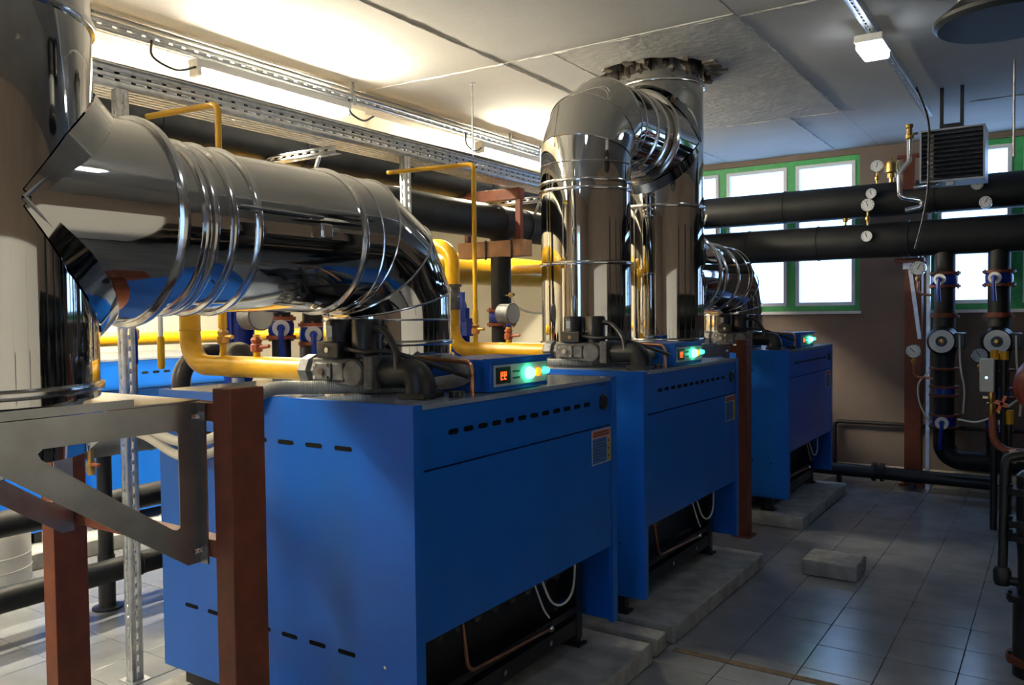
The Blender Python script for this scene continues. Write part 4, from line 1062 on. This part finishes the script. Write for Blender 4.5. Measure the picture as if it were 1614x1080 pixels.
t = thing('led_lamp', 'square white lamp glowing under the ceiling track', 'lamp', (-.90, 5.07, 3.08), 'lamps on the ceiling track'); o = t.location
B(o).bbox(-.975, -.825, 4.93, 5.21, 3.10, 3.145, .008).build('housing', 'white', t)
B(o).bbox(-.968, -.832, 4.937, 5.203, 3.062, 3.101, .012).build('diffuser', 'led', t)
B(o).cyl((-.90, 5.07, 3.14), (-.90, 5.07, 3.166), .02, 10).build('mount', 'white', t)
for y, lab in ((1.9, 'added square white fill lamp on the track above the camera, out of the picture'), (-1.0, 'added square white fill lamp on the track behind the camera, out of the picture')):
    c_ = copy_tree(t); c_.location = (-.90, y, 3.08); c_['label'] = lab  # unseen copies added as fill for the cabinet and aisle
# round duct top right
t = thing('ceiling_duct', 'round black air dish with grey neck under the ceiling, top right corner', 'duct', (-.19, 3.86, 2.75)); o = t.location
B(o).lathe((-.19, 3.86, 2.745), (0, 0, 1), [(0, .245), (.015, .262), (.03, .262), (.10, .175)], 56).build('dish', 'duct', t)
B(o).lathe((-.19, 3.86, 2.842), (0, 0, 1), [(0, .172), (.15, .172), (.155, .18), (.165, .18)], 48).build('neck', 'ductgrey', t)
B(o).lathe((-.19, 3.86, 3.005), (0, 0, 1), [(0, .15), (.03, .20), (.215, .20)], 48).build('upper_collar', 'duct', t)
for k in range(16):
    q = 2 * PI * k / 16; B(o).cyl((-.19 + .19 * math.cos(q), 3.86 + .19 * math.sin(q), 3.10), (-.19 + .203 * math.cos(q), 3.86 + .203 * math.sin(q), 3.10), .018, 10).build('collar_hole', 'slot', t)
t = thing('duct_motor', 'small dark drum on the ceiling left of the round air dish', 'motor', (-.48, 3.98, 3.0)); o = t.location
B(o).lathe((-.50, 3.98, 2.985), (0, 0, 1), [(0, .06), (.02, .12), (.10, .13), (.235, .13)], 32).build('drum', 'duct', t)
B(o).cyl((-.44, 4.06, 2.955), (-.44, 4.06, 3.0), .014, 10).build('drum_nipple', 'brass', t)
tag(B((-.262, 6.28, 1.9)).cyl((-.262, 6.28, 2.60), (-.262, 6.28, ZC), .008, 8).build('threaded_rod', 'galv'), 'thin rod hanging from the ceiling at the right of the heater', 'rod').location = (-.262, 6.28, 1.9)

# right edge: vessel, small valves, near black pipe -----------------------------------------
t = thing('red_vessel', 'dark red round vessel cut by the right edge of the picture', 'vessel', (-.06, 6.55, 0)); o = t.location
B(o).lathe((-.045, 6.62, 1.10), (0, -1, 0), [(0, .12), (.02, .19), (.06, .215), (.20, .215), (.24, .19), (.27, .10), (.275, .02)], 36).build('vessel_body', 'redtank', t)
B(o).cyl((-.045, 6.5, 0), (-.045, 6.5, .90), .03, 14).build('vessel_stand', 'black', t)
t = thing('meter_box', 'small pale grey box on a brass valve between the pumps', 'box', (-.43, 6.55, 1.0)); o = t.location
B(o).bbox(-.462, -.375, 6.50, 6.56, 1.04, 1.27, .008).build('box_body', 'boxgrey', t)
B(o).cyl((-.42, 6.494, 1.14), (-.42, 6.501, 1.14), .010, 10).build('box_screw', 'chrome', t)
B(o).lathe((-.392, 6.53, .87), (0, 0, 1), [(0, .022), (.03, .03), (.09, .03), (.10, .02), (.14, .024), (.17, .02)], 14).build('brass_valve', 'brass', t)
B(o).bbox(-.445, -.39, 6.515, 6.545, .99, 1.008, .004).build('valve_tee', 'brass', t)
b = B(o); b.box(-.34, -.32, 6.50, 6.52, .90, 1.02, rot=Matrix.Rotation(.4, 3, 'Y')); b.box(-.37, -.29, 6.50, 6.52, .95, .975, rot=Matrix.Rotation(.4, 3, 'Y')); b.build('orange_handle', 'orange', t)
tag(B((-.385, 6.53, .9)).tube(fillet([(-.385, 6.53, .90), (-.375, 6.53, .64), (.2, 6.53, .62)], .12, 10), .026, 16).build('orange_hose', 'hose'), 'orange-brown hose curving to the right edge below the grey box', 'hose').location = (-.385, 6.53, .9)
for k, (x, z, h) in enumerate(((-.395, 1.245, .07), (-.335, 1.245, .06), (-.30, .78, .10))):
    t = thing('gas_sleeve', ('yellow-capped dark valve right of the grey box', 'second yellow-capped dark valve, nearer the right pump', 'yellow collar on the lower pipe under the orange handle')[k], 'valve', (x, 6.9, z), 'yellow capped valves')
    B(t.location).cyl((x, 6.9, z), (x, 6.9, z + h), .028, 14).build('cap', 'yellow', t)
    B(t.location).cyl((x, 6.9, 0), (x, 6.9, z), (.024, .024, .018)[k], 14).build('valve_stem', 'black', t)
bent('blue pipe dropping behind the orange handle', [(-.33, 6.95, 1.06), (-.335, 6.97, .70), (-.335, 6.97, .0)], .020, 'blue_dark')
t = thing('brass_hose_tap', 'brass hose tap at the right edge above the black flanged pipe', 'tap', (-.16, 4.6, .88)); o = t.location
B(o).lathe((-.20, 4.55, .905), (1, .2, 0), [(0, .028), (.03, .034), (.035, .024), (.10, .026), (.13, .03), (.16, .03)], 18).build('tap_body', 'brass', t)
B(o).tube([(-.05, 4.58, .905), (.15, 4.62, .905)], .02, 10).build('tap_pipe', 'brass', t)
t = thing('flanged_pipe', 'near black upright pipe with flanges at the lower right edge', 'pipe', (-.085, 4.2, 0)); o = t.location
x, y = -.085, 4.2
B(o).lathe((x, y, 0), (0, 0, 1), [(0, .08), (.30, .08), (.34, .062), (.50, .062), (.62, .07), (.88, .07), (.90, .05)], 28).build('pipe_body', 'black', t)
for z in (.06, .33, .60, .66, .80):
    f = B(o).lathe((x, y, z), (0, 0, 1), [(0, .105), (.028, .105)], 32).build('flange', 'black' if z > .1 else 'primer', t)
    for k in range(6):
        q = 2 * PI * k / 6 + .2; B(o).cyl((x + .09 * math.cos(q), y + .09 * math.sin(q), z - .012), (x + .09 * math.cos(q), y + .09 * math.sin(q), z + .04), .009, 6).build('flange_bolt', 'black', f)
by = B(o).tube(fillet([(x, y, .40), (-.205, y, .41), (-.195, y, .95), (-.09, y + .06, .97)], .03), .020, 14).build('bypass_pipe', 'black', t)
B(o).lathe((-.205, y, .385), (0, 0, 1), [(0, .03), (.02, .036), (.06, .036), (.08, .026)], 16).build('bypass_joint', 'black', t)

# black distribution pipes along the right wall, mirrored in the steel
for k, (z, r_) in enumerate(((.50, .17), (1.10, .19), (1.62, .19))):
    ypipe('manifold_pipe', ('lowest black manifold pipe along the right wall, mirrored in the steel', 'middle black manifold pipe along the right wall, mirrored in the steel', 'top black manifold pipe along the right wall, mirrored in the steel')[k], 'pipe', 1.35, z, r_, 3.75, 7.7, 'rubber', group='manifold pipes along the right wall')
for k in range(4):
    y = 4.1 + 1.1 * k
    ob = B((1.35, y, 0)).cyl((1.05, y, 0), (1.05, y, 2.5), .09, 20).lathe((1.05, y, 1.0), (0, 0, 1), [(0, .13), (.03, .13), (.03, .10), (.25, .16), (.45, .16), (.5, .13)], 20).build('manifold_riser', 'rubber'); ob.location = (1.35, y, 0)
    tag(ob, 'black manifold riser on the right, mirrored in the steel', 'pipe', 'manifold risers along the right wall')
# white cabinet and door on the side the steel mirrors
t = thing('electrical_cabinet', 'white three-door electrical cabinet mirrored in the left steel riser', 'cabinet', (1.8, 2.2, 0)); o = t.location
B(o).bbox(1.45, 2.19, .78, 3.55, .06, 2.10, .008).build('body', 'white', t)
for k in range(3):
    a = .79 + .922 * k; b_ = a + .908
    d = B(o).bbox(1.425, 1.45, a, b_, .09, 2.07, .005).build('door', 'white', t)
    B(o).bbox(1.405, 1.425, a + .06, a + .10, 1.10, 1.42, .004).build('handle', 'plastic', d)
B(o).box(1.47, 2.17, .80, 3.53, 0, .06).build('base', 'black', t)
